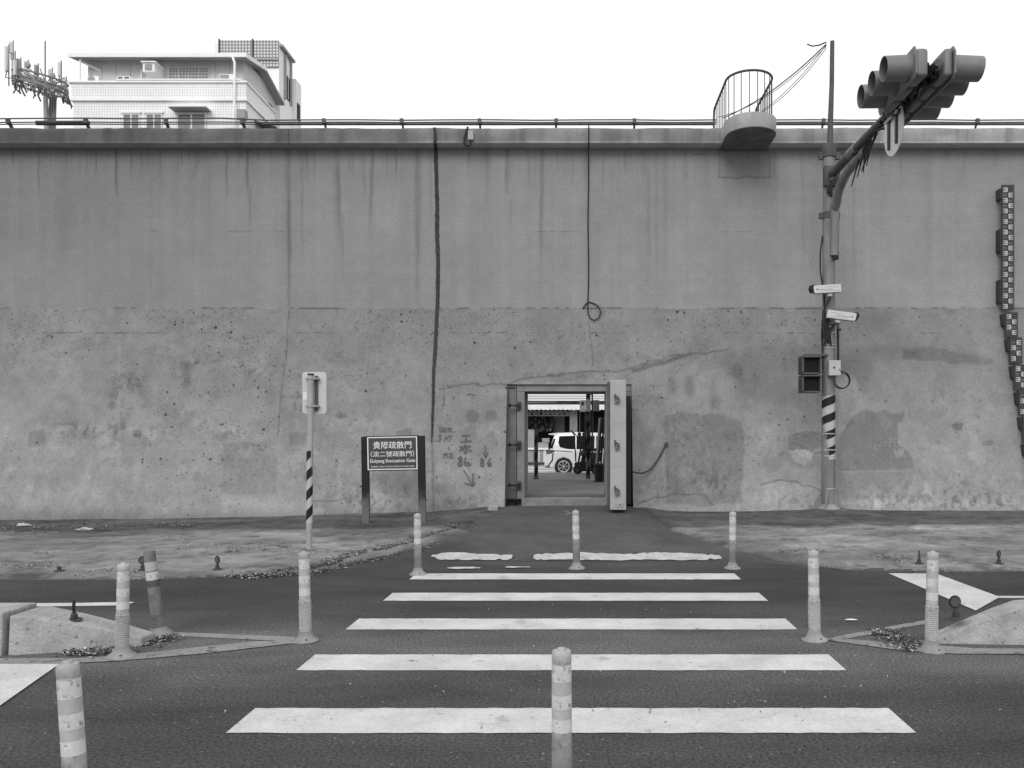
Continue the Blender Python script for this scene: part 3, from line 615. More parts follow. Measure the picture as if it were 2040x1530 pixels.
for k, ls in gr.items():
    mb = MB()
    for l in ls: ribbon(mb, [(860+x/5.885, 760+y/5.885) for x, y in l], 2.6 if k.startswith(('eighty','work','arrow')) else 1.7, off=.022)
    mb.build('painted_mark', M['char'], wall, fix=False)

# ------------------------------------------------------------------ gate: frame, door, sill
gate = thing('evacuation_gate', 'open steel flood gate with a thick pale door swung out at right angles', 'gate', (-.3,15.7,.338))
GY0 = 15.7
MB().box((-1.21,GY0,.2),(-1.064,16.72,2.438)).build('gate_jamb', M['gate_conc'], gate, .008)
MB().box((.461,GY0+.004,.2),(.94,16.72,2.438)).build('gate_jamb', M['gate_conc'], gate, .008)
MB().box((-1.21,GY0,2.44),(.94,16.72,2.57)).build('lintel', M['gate_conc'], gate, .008)
ch = MB(); ch.box((-1.388,GY0+.06,.2),(-1.212,GY0+.08,2.56)); ch.box((-1.388,GY0-.01,.25),(-1.37,GY0+.06,2.54)); ch.box((-1.236,GY0-.02,.25),(-1.222,GY0+.06,2.54)); ch.box((-1.37,GY0,2.52),(-1.236,GY0+.06,2.54))
ch.build('seal_channel', mat('channel_paint', .20, .7, .2, 5), gate, .002)
MB().box((-1.21,16.7,2.57),(.94,16.72,2.6)).build('rear_trim', M['steel_dark'], gate)
for z_ in (P(0,808,GY0).z, P(0,886,GY0).z, P(0,966,GY0).z):
    lt = MB(); lt.box((-1.225,GY0-.08,z_-.075),(-1.13,GY0-.0,z_+.075)); lt.build('latch_bracket', M['steel_dark'], gate, .008)
    rd = MB(); rd.tube([(-1.20,GY0-.10,z_),(-1.36,GY0-.10,z_)], .014, 8); rd.tube([(-1.30,GY0-.10,z_),(-1.335,GY0-.10,z_),(-1.36,GY0-.10,z_)], [.012,.036,.018], 8); rd.box((-1.19,GY0-.12,z_-.04),(-1.14,GY0-.075,z_+.04))
    rd.build('latch_bolt', M['black'], gate, smooth=True)
MB().box((-1.09,15.24,.25),(.50,15.50,.462)).build('sill', M['gate_conc'], gate, .01)
MB().box((-.72,15.56,.446),(.16,15.575,.458)).build('floor_strip', M['mark'], gate)
mb = MB()
for i in range(8): mb.box((-1.36+rnd.uniform(0,.12),15.5+rnd.uniform(0,.15),.22),(-1.32+rnd.uniform(0,.12),15.62+rnd.uniform(0,.1),.30+rnd.uniform(0,.07)))
mb.build('rubbish_in_channel', M['black'], gate, .005)
D0, D1, DX0, DX1 = 14.08, 15.66, .485, .755
dz0, dz1 = P(0,1016,D0).z, P(0,757,D0).z
MB().box((DX0,D0,dz0),(DX1,D1,dz1)).build('door', M['gate'], gate, .012)
for za, zb in ((P(0,842,D0).z, .006),(P(0,928,D0).z, .006)): MB().box((DX0+.012,D0-.004,za-.004),(DX1-.012,D0,za+.004)).build('weld_seam', M['conc'], gate)
MB().box((DX0-.05,D0+.02,dz0+.05),(DX0-.003,D0+.07,dz1-.03)).build('rubber_seal', M['steel_dark'], gate, .004)
MB().box((DX0-.02,D0+.10,dz0+.06),(DX0-.002,D1-.02,dz1-.06)).build('inner_plate', M['steel'], gate, .004)
for py in (795, 887, 978):
    z_ = P(0,py,D0).z; xm = P(1229,0,D0).x
    hk = MB(); hk.tube([(xm-.03,D0-.005,z_+.05),(xm-.03,D0-.05,z_+.05),(xm+.03,D0-.05,z_+.02),(xm+.03,D0-.05,z_-.06),(xm-.02,D0-.05,z_-.07),(xm-.02,D0-.005,z_-.07)], .014, 8)
    hk.tube([(xm-.03,D0-.05,z_+.05),(xm-.03,D0-.05,z_-.03),(xm+.03,D0-.05,z_-.0)], .012, 8)
    hk.box((xm-.045,D0-.014,z_+.015),(xm-.015,D0-.003,z_+.085)); hk.build('door_dog', M['steel_dark'], gate, smooth=True)
bz = P(0,1004,D0).z
bb_ = MB(); bb_.box((.60,D0-.03,bz-.05),(.63,D0-.004,bz+.03)); bb_.box((.67,D0-.03,bz-.05),(.70,D0-.004,bz+.03)); bb_.tube([(.59,D0-.02,bz),(.71,D0-.02,bz)], .01, 8); bb_.build('door_foot_bracket', M['steel'], gate, .003)
MB().box((.80,15.12,.36),(.90,15.70,P(0,790,15.4).z)).build('hinge_post', M['black'], gate, .01)
for z_ in (.75,1.45,2.15): MB().box((.766,15.3,z_-.06),(.80,15.6,z_+.06)).build('hinge', M['steel_dark'], gate, .01)
# drooping hose from the wall to the door
ho = MB(); pts = []
for i in range(15):
    s = i/14; px = 1327-70*s; py = 885+ (s*53) + 42*math.sin(math.pi*min(1,s*1.0))*.62*(1-.1*s)
    p = W(px, py, .03+.28*s*s); pts.append(p)
ho.tube(pts, .016, 8); ho.tube([W(1327,885,.0), W(1327,885,.06)], .035, 10)
tag(ho.build('hanging_hose', M['dark'], None, smooth=True), 'dark hose drooping from the wall to the back of the open gate door', 'hose')

# ------------------------------------------------------------------ railing and pipes on the wall top
rail = thing('wall_railing', 'low dark pipe railing carried on slanted brackets along the top of the wall', 'railing', (0,16.4,7.39))
for y_, py, r_ in ((16.3,239.0,.014),(16.3,243.5,.013),(16.34,247.3,.011)):
    zz = P(0,py,y_).z; mb = MB(); 
    for x0, x1 in ((-50,P(1428,0,16.3).x),(P(1541,0,16.3).x,50)) if py > 0 else ():
        k = 60; mb.tube([(x0+(x1-x0)*i/k, y_, zz+.006*math.sin(i*2.1)+(.03 if py < 240 and x0+(x1-x0)*i/k < -7 else 0)-0.0) for i in range(k+1)], r_, 8)
    mb.build('rail', M['steel_dark'], rail, smooth=True)
mb = MB(); zz = P(0,243.5,16.36).z
mb.tube([(x, 16.40, zz) for x in np.linspace(P(70,0,16.36).x, P(175,0,16.36).x, 6)], .048, 8); mb.build('conduit', M['dark'], rail, smooth=True)
mb = MB()
for a, b in ((520,1424),(1542,2700)):
    mb.tube([(x, 16.42, zz-.012) for x in np.linspace(P(a,0,16.36).x, P(b,0,16.36).x, 20)], .028, 8)
mb.build('conduit', M['pole'], rail, smooth=True)
for px in (-170,15,170,330,482,645,800,955,1108,1264,1641,1796,1948,2100):
    x = P(px,0,16.3).x; mb = MB(); mb.tube([(x,16.30,P(0,236,16.3).z),(x+rnd.uniform(-.02,.02),16.62,7.40)], .022 if px > 600 else .034, 8); mb.cbox((x,16.31,P(0,241,16.3).z), (.07,.05,.09)); mb.build('bracket', M['steel_dark'], rail, smooth=True)

# ------------------------------------------------------------------ lookout balcony
bal = thing('lookout_balcony', 'small round concrete lookout balcony jutting from the wall top with a curved rail', 'balcony', (3.08,16,7.06))
def bal_outline(cx, hw, yc, reach, n=28, back=16.02):
    pts = [(cx+hw, back)]
    for i in range(n+1):
        a = math.pi*i/n; pts.append((cx+hw*math.cos(a), yc-reach*math.sin(a)))
    pts.append((cx-hw, back)); return pts
BZ0, BZ1 = 7.06, 7.33
MB().prism(bal_outline(3.08,.46,15.25,.50), BZ0, BZ1, 'z').build('balcony_slab', M['conc'], bal, .012, smooth=True)
MB().prism(bal_outline(3.08,.452,15.25,.492), BZ0-.006, BZ0-.002, 'z').build('soffit', mat('shaded_soffit', .14, .95, .4, 3, .4, 40), bal)  # shade below the slab painted in as a darker underside sheet
ro = bal_outline(3.05,.415,15.25,.44,30,16.62); rz = [8.1]*len(ro)
path = [(ro[0][0],16.62,7.42),(ro[0][0],16.62,7.95),(ro[0][0],16.58,8.06)]+[(x,min(y,16.5),8.08) for x, y in ro[0:]]+[(ro[-1][0],16.58,8.06),(ro[-1][0],16.62,7.95),(ro[-1][0],16.62,7.42)]
MB().tube(path, .021, 10).build('top_rail', M['steel_dark'], bal, smooth=True)
bl = [(3.05+.415*math.cos(a), 15.25-.44*math.sin(a)) for a in [math.pi*i/9 for i in range(10)]]
bl += [(3.05-.415, y) for y in (15.42,15.6,15.78,15.96,16.14,16.34)] + [(3.05+.415, y) for y in (15.42,15.6,15.78,15.96,16.14,16.34)]
for x, y in bl:
    MB().tube([(x,y,BZ1-.02 if y < 16 else 7.38),(x,y,7.40 if y < 16 else 7.46),(x,y,8.07)], [.016,.008,.008] if x not in (3.05+.415,) else [.018,.012,.012], 6).build('baluster', M['steel_dark'], bal)

# ------------------------------------------------------------------ cables on the wall
cb = MB(); pts = [W(1172,285,.34)]; pts = [P(1173,250,15.69), P(1172.5,284,15.66), W(1172,300,.12)]+[W(1172+.6*math.sin(i), 300+i*30, .03) for i in range(1,10)]+[W(1171,604,.03),W(1171,622,.03),W(1175,634,.03),W(1184,639,.04),W(1193,634,.05),W(1197,622,.05),W(1192,611,.04),W(1183,605,.03),W(1174,602,.02),W(1167,606,.02),W(1161,615,.02)]
cb.tube(pts, .012, 8); tag(cb.build('hanging_cable', M['cable'], None, smooth=True), 'long thin black cable hanging down the wall above the gate and ending in a loop', 'cable')
jb = thing('junction_box', 'small pale junction box with a looped black cable clipped to the coping', 'electrical box', tuple(P(938,270,15.68)))
MB().box(tuple(P(932,278,15.62)), tuple(P(944,262,15.70))).build('box', M['conc'], jb, .008)
MB().tube([P(932,253,15.66),P(929,262,15.64),P(925,275,15.62),P(925,286,15.62),P(930,291,15.62),P(937,289,15.62),P(938,280,15.62)], .02, 8).build('cable', M['cable'], jb, smooth=True)

# ------------------------------------------------------------------ water level staff gauge
sg = thing('staff_gauge', 'dark water level staff gauge stepping down the wall at the right edge', 'gauge', tuple(P(1995,840,15.6)))
def epat(mb, x0, x1, z0, h, y, flip):
    b = h/5.0; sx = x0 if not flip else x1; d = 1 if not flip else -1; w_ = x1-x0
    mb.box((sx, y, z0), (sx+d*w_*.38, y+.004, z0+h))
    for i in (0,2,4): mb.box((sx+d*w_*.38, y, z0+i*b), (sx+d*w_*.95, y+.004, z0+(i+1)*b))
def gauge(x, y, z0, z1):
    x = x
    pl = MB().box((x,y,z0),(x+.235,y+.03,z1)).build('gauge_board', M['dark'], sg, .002)
    mb = MB(); z = math.floor(z0/.2)*.2
    while z < z1-.1:
        if z > z0: epat(mb, x+.02, x+.105, z+.01, .085, y-.005, True)
        if z+.1 > z0 and z+.19 < z1: epat(mb, x+.125, x+.21, z+.11, .085, y-.005, False)
        if z > z0+.1 and z+.2 < z1:
            for k_ in range(2):
                mb.box((x+.03+k_*.035, y-.005, z+.13), (x+.034+k_*.035, y-.002, z+.165)); mb.box((x+.03+k_*.035, y-.005, z+.161), (x+.05+k_*.035, y-.002, z+.165))
                mb.box((x+.13+k_*.035, y-.005, z+.03), (x+.134+k_*.035, y-.002, z+.065)); mb.box((x+.13+k_*.035, y-.005, z+.03), (x+.15+k_*.035, y-.002, z+.034))
        z += .2
    mb.build('scale_marks', M['offwhite'], sg, fix=False)
steps = [(1996,368,617,15.72),(2003,622,672,15.55),(2012,672,724,15.42),(2021,726,776,15.31),(2030,778,826,15.19),(2038,828,880,15.07),(2046,882,934,14.96),(2054,936,986,14.86)]
GXX = P(1996,0,15.72).x
steps = [(px, ya, yb, 15.80 if ya < 600 else round(wall_y(P(0,yb,15.5).z)-.09, 3)) for px, ya, yb, _ in steps]
for px, ya, yb, Y_ in steps: gauge(P(px,0,Y_).x, Y_, P(0,yb,Y_).z, P(0,ya,Y_).z)
bk_ = [(374,395,0),(455,500,0),(556,602,0)]+[(st_i[1]+3, st_i[1]+26, k) for k, st_i in enumerate(steps) if k]
for ya, yb, k in bk_:
    Y_ = steps[k][3]; xg = P(steps[k][0],0,Y_).x; z0, z1 = P(0,yb,Y_).z, P(0,ya,Y_).z; MB().box((xg-.02,Y_+.032,z0),(xg+.06,wall_y(z0)+.05,z1)).build('bracket', M['dark'], sg, .003)

# ------------------------------------------------------------------ signal pole with mast arm
PX, PYY = 4.305, 14.55
pz0 = ground_z(PX, PYY)
pole = thing('signal_mast_pole', 'weathered steel traffic signal pole with hazard stripes and a mast arm reaching over the road', 'pole', (PX,PYY,pz0))
s_ = PYY/F
MB().tube([(PX-.01,PYY,pz0-.1),(PX-.005,PYY,3),(PX,PYY,P(0,300,PYY).z)], [.118,.110,.10], 24).build('pole', M['pole'], pole, smooth=True)
MB().tube([(PX+.02,PYY,P(0,300,PYY).z-.02),(PX+.03,PYY,P(0,235,PYY).z),(PX+.05,PYY,P(0,170,PYY).z),(PX+.06,PYY,P(0,82,PYY).z)], [.052,.046,.04,.036], 14).build('pole_extension', M['steel_dark'], pole, smooth=True)
mb = MB(); mb.tube([(PX,PYY,P(0,314,PYY).z),(PX,PYY,P(0,288,PYY).z)], .125, 16); mb.box((PX-.17,PYY-.03,P(0,318,PYY).z),(PX+.19,PYY+.03,P(0,304,PYY).z)); mb.build('clamp', M['steel_dark'], pole, .004)
mb = MB(); mb.tube([(PX,PYY,P(0,437,PYY).z),(PX,PYY,P(0,423,PYY).z)], .115, 16); mb.box((PX-.17,PYY-.03,P(0,436,PYY).z),(PX+.19,PYY+.03,P(0,424,PYY).z)); mb.build('clamp', M['steel_dark'], pole, .004)
hz = MB().tube([(0,0,0),(0,0,P(0,788,PYY).z-P(0,915,PYY).z)], .1155, 28).build('hazard_sleeve', M['hazard'], None, smooth=True)
hz.parent = pole; hz.location = (-.005,0,P(0,915,PYY).z-pz0)
for k in range(5):
    a = 2*math.pi*k/5+.5; c_, s2 = math.cos(a), math.sin(a)
    MB().add([(PX+c_*.1-s2*.012, PYY+s2*.1+c_*.012, pz0),(PX+c_*.1+s2*.012, PYY+s2*.1-c_*.012, pz0),(PX+c_*.27+s2*.012, PYY+s2*.2-c_*.012, pz0),(PX+c_*.27-s2*.012, PYY+s2*.2+c_*.012, pz0),(PX+c_*.1-s2*.012, PYY+s2*.1+c_*.012, pz0+.36),(PX+c_*.1+s2*.012, PYY+s2*.1-c_*.012, pz0+.36)],
             [(0,3,2,1),(0,4,3),(1,2,5),(4,5,2,3),(0,1,5,4)]).build('base_fin', M['pole'], pole)
ft = MB(); ft.lathe([(.26,pz0-.12),(.2,pz0+.0),(.15,pz0+.03),(.13,pz0+.06)], 20, (PX,PYY,0)); ft.build('footing', M['conc_dark'], pole, smooth=True)
for py in (864, 896, 908, 973): MB().tube([(PX,PYY,P(0,py,PYY).z-.008),(PX,PYY,P(0,py,PYY).z+.008)], .122, 20).build('metal_strap', M['offwhite'], pole, smooth=True)
AZ_ = 6.10
ax = PX+.01
arm = [(ax,PYY-.02,AZ_-.0),(ax,PYY-.35,AZ_+.0)]+[(ax,y,AZ_+.02) for y in (13.4,12.6,11.8,11.0,10.4,10.12)]
MB().tube(arm, [.075,.072,.07,.068,.062,.055,.05,.045], 14).build('mast_arm', M['steel_dark'], pole, smooth=True)
br = [(PX+.06,PYY-.10,P(0,512,PYY).z),(PX+.07,PYY-.11,P(0,470,PYY).z),(PX+.07,PYY-.12,P(0,410,PYY).z),(PX+.06,PYY-.2,5.55),(PX+.05,PYY-.42,5.78),(PX+.05,PYY-.8,5.92),(PX+.05,PYY-1.3,5.96),(PX+.05,12.8,5.97)]
MB().tube(br, .075, 14).build('curved_brace', M['pole'], pole, smooth=True)
MB().tube([(PX+.05,12.805,5.97),(PX+.05,12.78,5.97)], .066, 14).build('brace_end_dark', M['black'], pole)  # open pipe end: its dark inside put in as a black disc
mb = MB()
for a, b in (((ax-.02,PYY-.2,6.0),(ax+.0,PYY-.1,5.75)),((ax+.04,PYY-.25,6.05),(ax-.06,PYY-.12,5.8))): mb.tube([a,((a[0]+b[0])/2-.08,a[1]-.12,a[2]-.1),b], .03, 8)
mb.cbox((PX+.01,PYY-.13,AZ_-.02),(.27,.1,.34)); mb.build('arm_joint_collar', M['steel_dark'], pole, .02)
MB().tube([(ax,13.45,AZ_+.02),(ax,13.1,AZ_+.02)], .085, 14).build('arm_sleeve', M['pole'], pole, smooth=True)
mb = MB()
for k in range(5):
    y = 11.9+rnd.uniform(-.3,.4)+k*.22; mb.tube([(ax+rnd.uniform(-.05,.05),y,AZ_-.04),(ax+rnd.uniform(-.03,.05),y+.1,AZ_-.22),(ax-.02+rnd.uniform(-.08,.08),y+.32,AZ_-.30-rnd.uniform(.05,.3))], [.022,.016,.008], 6)
for k in range(12):
    y = 10.25+k*.15; mb.tube([(ax-.08,y,AZ_+rnd.uniform(-.05,.08)),(ax,y+.05,AZ_-.09+rnd.uniform(-.03,.03)),(ax+.09,y+.1,AZ_+rnd.uniform(-.05,.08))], .02, 6)
mb.tube([(ax+.06*math.sin(i*1.3), 10.15+i*.16, AZ_-.08+.03*math.cos(i*2)) for i in range(22)], .02, 6)
mb.build('tied_cable', M['cable'], pole, smooth=True)
MB().tube([(PX+.20,PYY-.08,pz0),(PX+.13,PYY-.1,P(0,990,PYY).z),(PX+.12,PYY-.1,P(0,960,PYY).z),(PX+.12,PYY-.1,P(0,800,PYY).z)], .016, 8).build('earth_cable', M['pole'], pole, smooth=True)
mb = MB(); xq = PX-.12
mb.tube([(xq,PYY-.05,P(0,735,PYY).z),(xq-.01,PYY-.05,P(0,690,PYY).z),(xq-.03,PYY-.08,P(0,660,PYY).z),(xq+.02,PYY-.1,P(0,630,PYY).z),(xq+.02,PYY-.06,P(0,590,PYY).z),(xq-.03,PYY,P(0,540,PYY).z),(xq-.03,PYY,P(0,505,PYY).z),(xq+.01,PYY,P(0,470,PYY).z)], .014, 8)
mb.tube([(xq-.0,PYY-.13,P(0,690,PYY).z),(xq+.05,PYY-.16,P(0,672,PYY).z),(xq+.12,PYY-.17,P(0,655,PYY).z),(xq+.23,PYY-.14,P(0,640,PYY).z),(PX+.13,PYY-.1,P(0,700,PYY).z),(PX+.13,PYY-.1,P(0,722,PYY).z)], .022, 8)
for k in range(4): mb.tube([(xq+.02*k,PYY-.14,P(0,620+k*4,PYY).z),(xq-.03+.03*k,PYY-.16,P(0,650,PYY).z),(xq+.04*k,PYY-.13,P(0,675+k*5,PYY).z)], .03-.004*k, 8)
mb.build('cable_bundle', M['black'], pole, smooth=True)
for py in (646,652,664,688,694): MB().tube([(PX,PYY,P(0,py,PYY).z-.006),(PX,PYY,P(0,py,PYY).z+.006)], .121, 20).build('metal_strap', M['offwhite'], pole, smooth=True)
MB().box((PX+.03,PYY-.15,P(0,520,PYY).z),(PX+.13,PYY-.06,P(0,502,PYY).z)).build('cable_gland', M['black'], pole, .01)

# overhead wires from the pole top to the balcony
for k, (za, xb, zb) in enumerate(((88,2.72,7.72),(92,2.66,7.78),(96,2.9,7.66),(90,2.6,7.60))):
    a = P(1646,za,PYY); b = Vector((xb,16.1+.1*k,zb)); pts = []
    for i in range(17):
        s = i/16; p = a.lerp(b, s); p.z -= (.14+.06*k)*4*s*(1-s); pts.append(p)
    o = MB().tube(pts, .006 if k else .011, 6).build('overhead_wire', M['cable'], None, smooth=True)
    tag(o, ['thick topmost wire slanting from the pole top down to the balcony rail','second wire just under the thick wire between pole top and balcony','thin wire sagging through the balcony balusters to the pole','lowest thin wire running to the foot of the balcony rail'][k], 'wire')
sp = MB().tube([P(1608,88,PYY),P(1618,92,PYY),P(1632,90,PYY),P(1646,84,PYY)], .012, 6).build('overhead_wire', M['cable'], None, smooth=True)
tag(sp, 'short frayed wire end sticking out left of the pole tip', 'wire')

# ------------------------------------------------------------------ signal heads
def visor(mb, c, r, length, sgn, n=28, th=.006, tilt=.0):
    ro_, ri = [], []
    for rr, out in ((r, ro_), (r-th, ri)):
        for j in range(n):
            a = 2*math.pi*j/n; cy, cz = math.cos(a), math.sin(a)
            L = length*(.97+.03*cz); out.append([(c[0], c[1]+rr*cy, c[2]+rr*cz), (c[0]+sgn*L, c[1]+rr*.96*cy, c[2]+rr*.96*cz - L*tilt)])
    vs = [p for q in ro_ for p in q]+[p for q in ri for p in q]; fs = []; m_ = 2*n
    for j in range(n):
        k = (j+1) % n; fs += [(2*j,2*j+1,2*k+1,2*k), (m_+2*j,m_+2*k,m_+2*k+1,m_+2*j+1), (2*j+1,m_+2*j+1,m_+2*k+1,2*k+1)]
    mb.add(vs, fs)
def signal_head(label, xb, sgn, ys, zc, vl=.32, hd=.15):
    t = thing('traffic_light', label, 'traffic light', (xb, ys[0], zc)); y0, y1 = ys[0]-.22, ys[-1]+.22
    bd = MB(); bd.prism([(y0+.06,zc+.20),(y0,zc+.12),(y0,zc-.15),(y0+.05,zc-.20),(y1-.05,zc-.20),(y1,zc-.12),(y1,zc+.14),(y1-.06,zc+.20)], xb, xb+sgn*.02, 'x'); bd.build('backboard', M['signal'], t, .004)
    for y in ys:
        h = MB(); h.box((xb-sgn*.002,y-.185,zc-.17),(xb-sgn*hd,y+.185,zc+.17)); h.build('lamp_housing', M['signal'], t, .04, seg=3, smooth=True)
        v = MB(); visor(v, (xb+sgn*.02,y,zc), .155, vl, sgn, tilt=.03); v.build('visor', M['signal'], t, fix=False, smooth=True)
        l = MB(); l.lathe([(.001,xb+sgn*.05),(.07,xb+sgn*.045),(.125,xb+sgn*.03),(.128,xb+sgn*.021)], 24, (0,y,zc), 'x'); l.build('lens', M['lens'], t, smooth=True)
    h = MB()
    for y in (ys[0]+.2, ys[-1]-.2): h.box((xb-sgn*.14,y-.03,zc-.05),(ax,y+.03,zc-.01)); h.box((xb-sgn*.16,y-.04,zc-.1),(xb-sgn*.13,y+.04,zc+.1))
    h.build('mounting_arm', M['steel_dark'], t, .004)
    return t
signal_head('grey traffic light with its visors pointing left, hung on the mast arm', 4.05, -1, [10.3,10.72,11.14], 6.13)
signal_head('grey traffic light with its visors pointing right, hung on the mast arm', 4.50, 1, [10.3,10.71,11.12,11.53], 6.13, .40, .11)
# round sign under the arm, edge on
ds = thing('round_road_sign', 'round pale road sign seen almost edge on, hanging under the mast arm', 'sign', (ax,11.5,5.82))
MB().lathe([(.36,ax-.004),(.36,ax+.004)], 40, (0,11.55,5.84), 'x').build('sign_disc', M['mark'], ds)
for y in (11.42,11.70): MB().box((ax-.03,y-.03,5.60),(ax-.005,y+.03,6.08)).build('stiffener', M['steel_dark'], ds, .004)
MB().box((ax-.05,11.3,5.98),(ax-.03,11.8,6.02)).build('hanger', M['steel'], ds, .003)

# cameras
def cctv(label, px, py, Y_, rz, ry, L=.50):
    p = P(px, py, Y_); t = thing('security_camera', label, 'camera', (0,0,0))
    # built pointing along -X
    MB().prism([(-.25,-.035),(-.23,.065),(.25,.065),(.25,-.065),(-.2,-.065)], -.055, .055, 'y').build('camera_housing', M['white'], t, .003)
    MB().prism([(-.255,-.05),(-.285,.02),(-.262,.076),(-.20,.078),(-.20,.066),(-.232,.06),(-.225,-.05)], -.06, .06, 'y').build('hood_lip', M['black'], t)
    MB().box((-.252,-.045,-.03),(-.235,.045,.045)).build('camera_glass', M['lens'], t)
    MB().box((-.2,-.058,-.072),(.25,.058,-.063)).build('housing_base', M['steel'], t)
    m_ = MB()
    for s in (-1,1):
        m_.box((-.14,s*.0565,-.018),(.10,s*.0575,-.006)); m_.box((-.02,s*.0565,.024),(.2,s*.0575,.030)); m_.lathe([(.022,s*.0565),(.022,s*.0575)], 12, (-.165,0,-.005), 'y')
        m_.box((-.1,s*.0565,-.04),(.22,s*.0575,-.035))
    m_.build('printed_label', M['steel'], t)
    mt = MB(); mt.box((.02,-.03,-.13),(.10,.03,-.07)); mt.build('mount', M['offwhite'], t, .006)
    mt = MB(); mt.tube([(.06,0,-.12),(.06,0,-.17),(.02,.1,-.26)], .025, 8); mt.build('bracket_arm', M['dark'], t, smooth=True)
    t.location = p; t.rotation_euler = (0, R(ry), R(rz)); return t
cctv('upper white security camera on the signal pole, its hood pointing left', 1645, 576, 14.30, 4, -4)
cctv('lower white security camera on the signal pole, its hood pointing right', 1677, 629, 14.28, 176, -8)
bx = thing('control_box', 'small pale control box strapped to the signal pole under the cameras', 'electrical box', tuple(P(1661,733,14.35)))
MB().box(tuple(P(1652,748,14.32)), tuple(P(1671,719,14.44))).build('box', M['offwhite'], bx, .008)
MB().lathe([(.018,14.305),(.018,14.32)], 14, (P(1662,0,14.31).x,0,P(0,732,14.31).z), 'y').build('lock', M['steel_dark'], bx)
cc = thing('cable_coil', 'loose black cable coil hanging beside the control box on the signal pole', 'cable', tuple(P(1677,757,14.35)))
for k, (dx, dy, rr) in enumerate(((0,0,17),(1.5,1,15),(-1,1.5,16))):
    MB().tube([P(1677+dx+rr*.98*math.cos(a), 757+dy+rr*math.sin(a), 14.34+.02*k) for a in [2*math.pi*i/26 for i in range(26)]], .008, 6, closed=True).build('cable_turn', M['cable'], cc, smooth=True)
MB().tube([P(1671,735,14.32),P(1678,742,14.32),P(1690,748,14.33)], .006, 6).build('cable_tail', M['cable'], cc)

# pedestrian signal
ps = thing('pedestrian_signal', 'unlit two window pedestrian signal on the left side of the signal pole', 'pedestrian signal', tuple(P(1617,783,14.45)))
x0, x1 = P(1598,0,14.35).x, P(1636,0,14.35).x
for a, b in ((709,745),(747,782)):
    z1, z0 = P(0,a,14.35).z, P(0,b,14.35).z
    o = MB().box((x0,14.40,z0),(x1,14.62,z1)).build('signal_housing', M['dark'], ps, .012)
    fr = MB(); e = .028
    fr.box((x0,14.30,z1-e),(x1,14.402,z1)); fr.box((x0,14.36,z0),(x1,14.402,z0+e)); fr.box((x0,14.33,z0+e),(x0+e,14.402,z1-e)); fr.box((x1-e,14.33,z0+e),(x1,14.402,z1-e)); fr.build('window_hood', M['steel_dark'], ps, .004)
    MB().box((x0+e+.002,14.393,z0+e+.002),(x1-e-.002,14.399,z1-e-.002)).build('signal_window', M['interior'], ps)
mb = MB(); mb.box((x1-.05,14.44,P(0,786,14.35).z),(PX-.05,14.50,P(0,790,14.35).z+.03)); mb.box((x0+.05,14.42,P(0,708,14.35).z),(PX-.05,14.48,P(0,704,14.35).z)); mb.build('mounting_bracket', M['steel_dark'], ps, .004)

# ------------------------------------------------------------------ sign post seen from behind
SY = 11.2; sx = P(617,0,SY).x; sz = ground_z(sx, SY)
sp_ = thing('road_sign_post', 'slim post with hazard stripes carrying a sign plate seen from behind', 'sign post', (sx,SY,sz))
zt = P(0,748,SY).z
MB().tube([(sx-.01,SY,sz-.05),(sx+.015,SY,zt)], .040, 18).build('post', M['steel'], sp_, smooth=True)
MB().tube([(sx+.015,SY,zt),(sx+.0155,SY,zt+.025)], .042, 18).build('post_cap', M['black'], sp_, smooth=True)
h2 = MB().tube([(0,0,0),(.004,0,P(0,898,SY).z-P(0,1042,SY).z)], .0425, 20).build('hazard_sleeve', stripes('post_hazard', .42, .010, .262, -1), None, smooth=True)
h2.parent = sp_; h2.location = (-.004,0,P(0,1042,SY).z-sz)
a, b = P(602.5,824,SY+.09), P(650,741,SY+.09)
rr = .035; pl = []
for cx_2, cz_2, a0 in ((b.x-rr,b.z-rr,0),(a.x+rr,b.z-rr,90),(a.x+rr,a.z+rr,180),(b.x-rr,a.z+rr,270)):
    for i in range(5): an = R(a0+i*22.5); pl.append((cx_2+rr*math.cos(an), cz_2+rr*math.sin(an)))
MB().prism(pl, SY+.088, SY+.092, 'y').build('sign_plate', mat('bare_aluminium', .52, .6, .04, 3), sp_)
for py in (754, 809):
    zz = P(0,py,SY).z; mb = MB(); mb.tube([(sx+.012,SY,zz-.014),(sx+.012,SY,zz+.014)], .050, 16); mb.box((sx-.07,SY+.02,zz-.012),(sx+.11,SY+.088,zz+.012)); mb.box((sx+.055,SY-.02,zz-.014),(sx+.085,SY+.05,zz+.014)); mb.build('sign_clamp', M['steel'], sp_, .002)
MB().box((sx+.055,SY+.05,P(0,818,SY).z),(sx+.085,SY+.087,P(0,748,SY).z)).build('plate_shade_strip', M['steel_dark'], sp_, .003)  # bracket strip in dark steel, standing in for shade beside the post
MB().box(tuple(P(604,796,SY+.085)), tuple(P(612,781,SY+.087))).build('sticker', M['mark'], sp_)

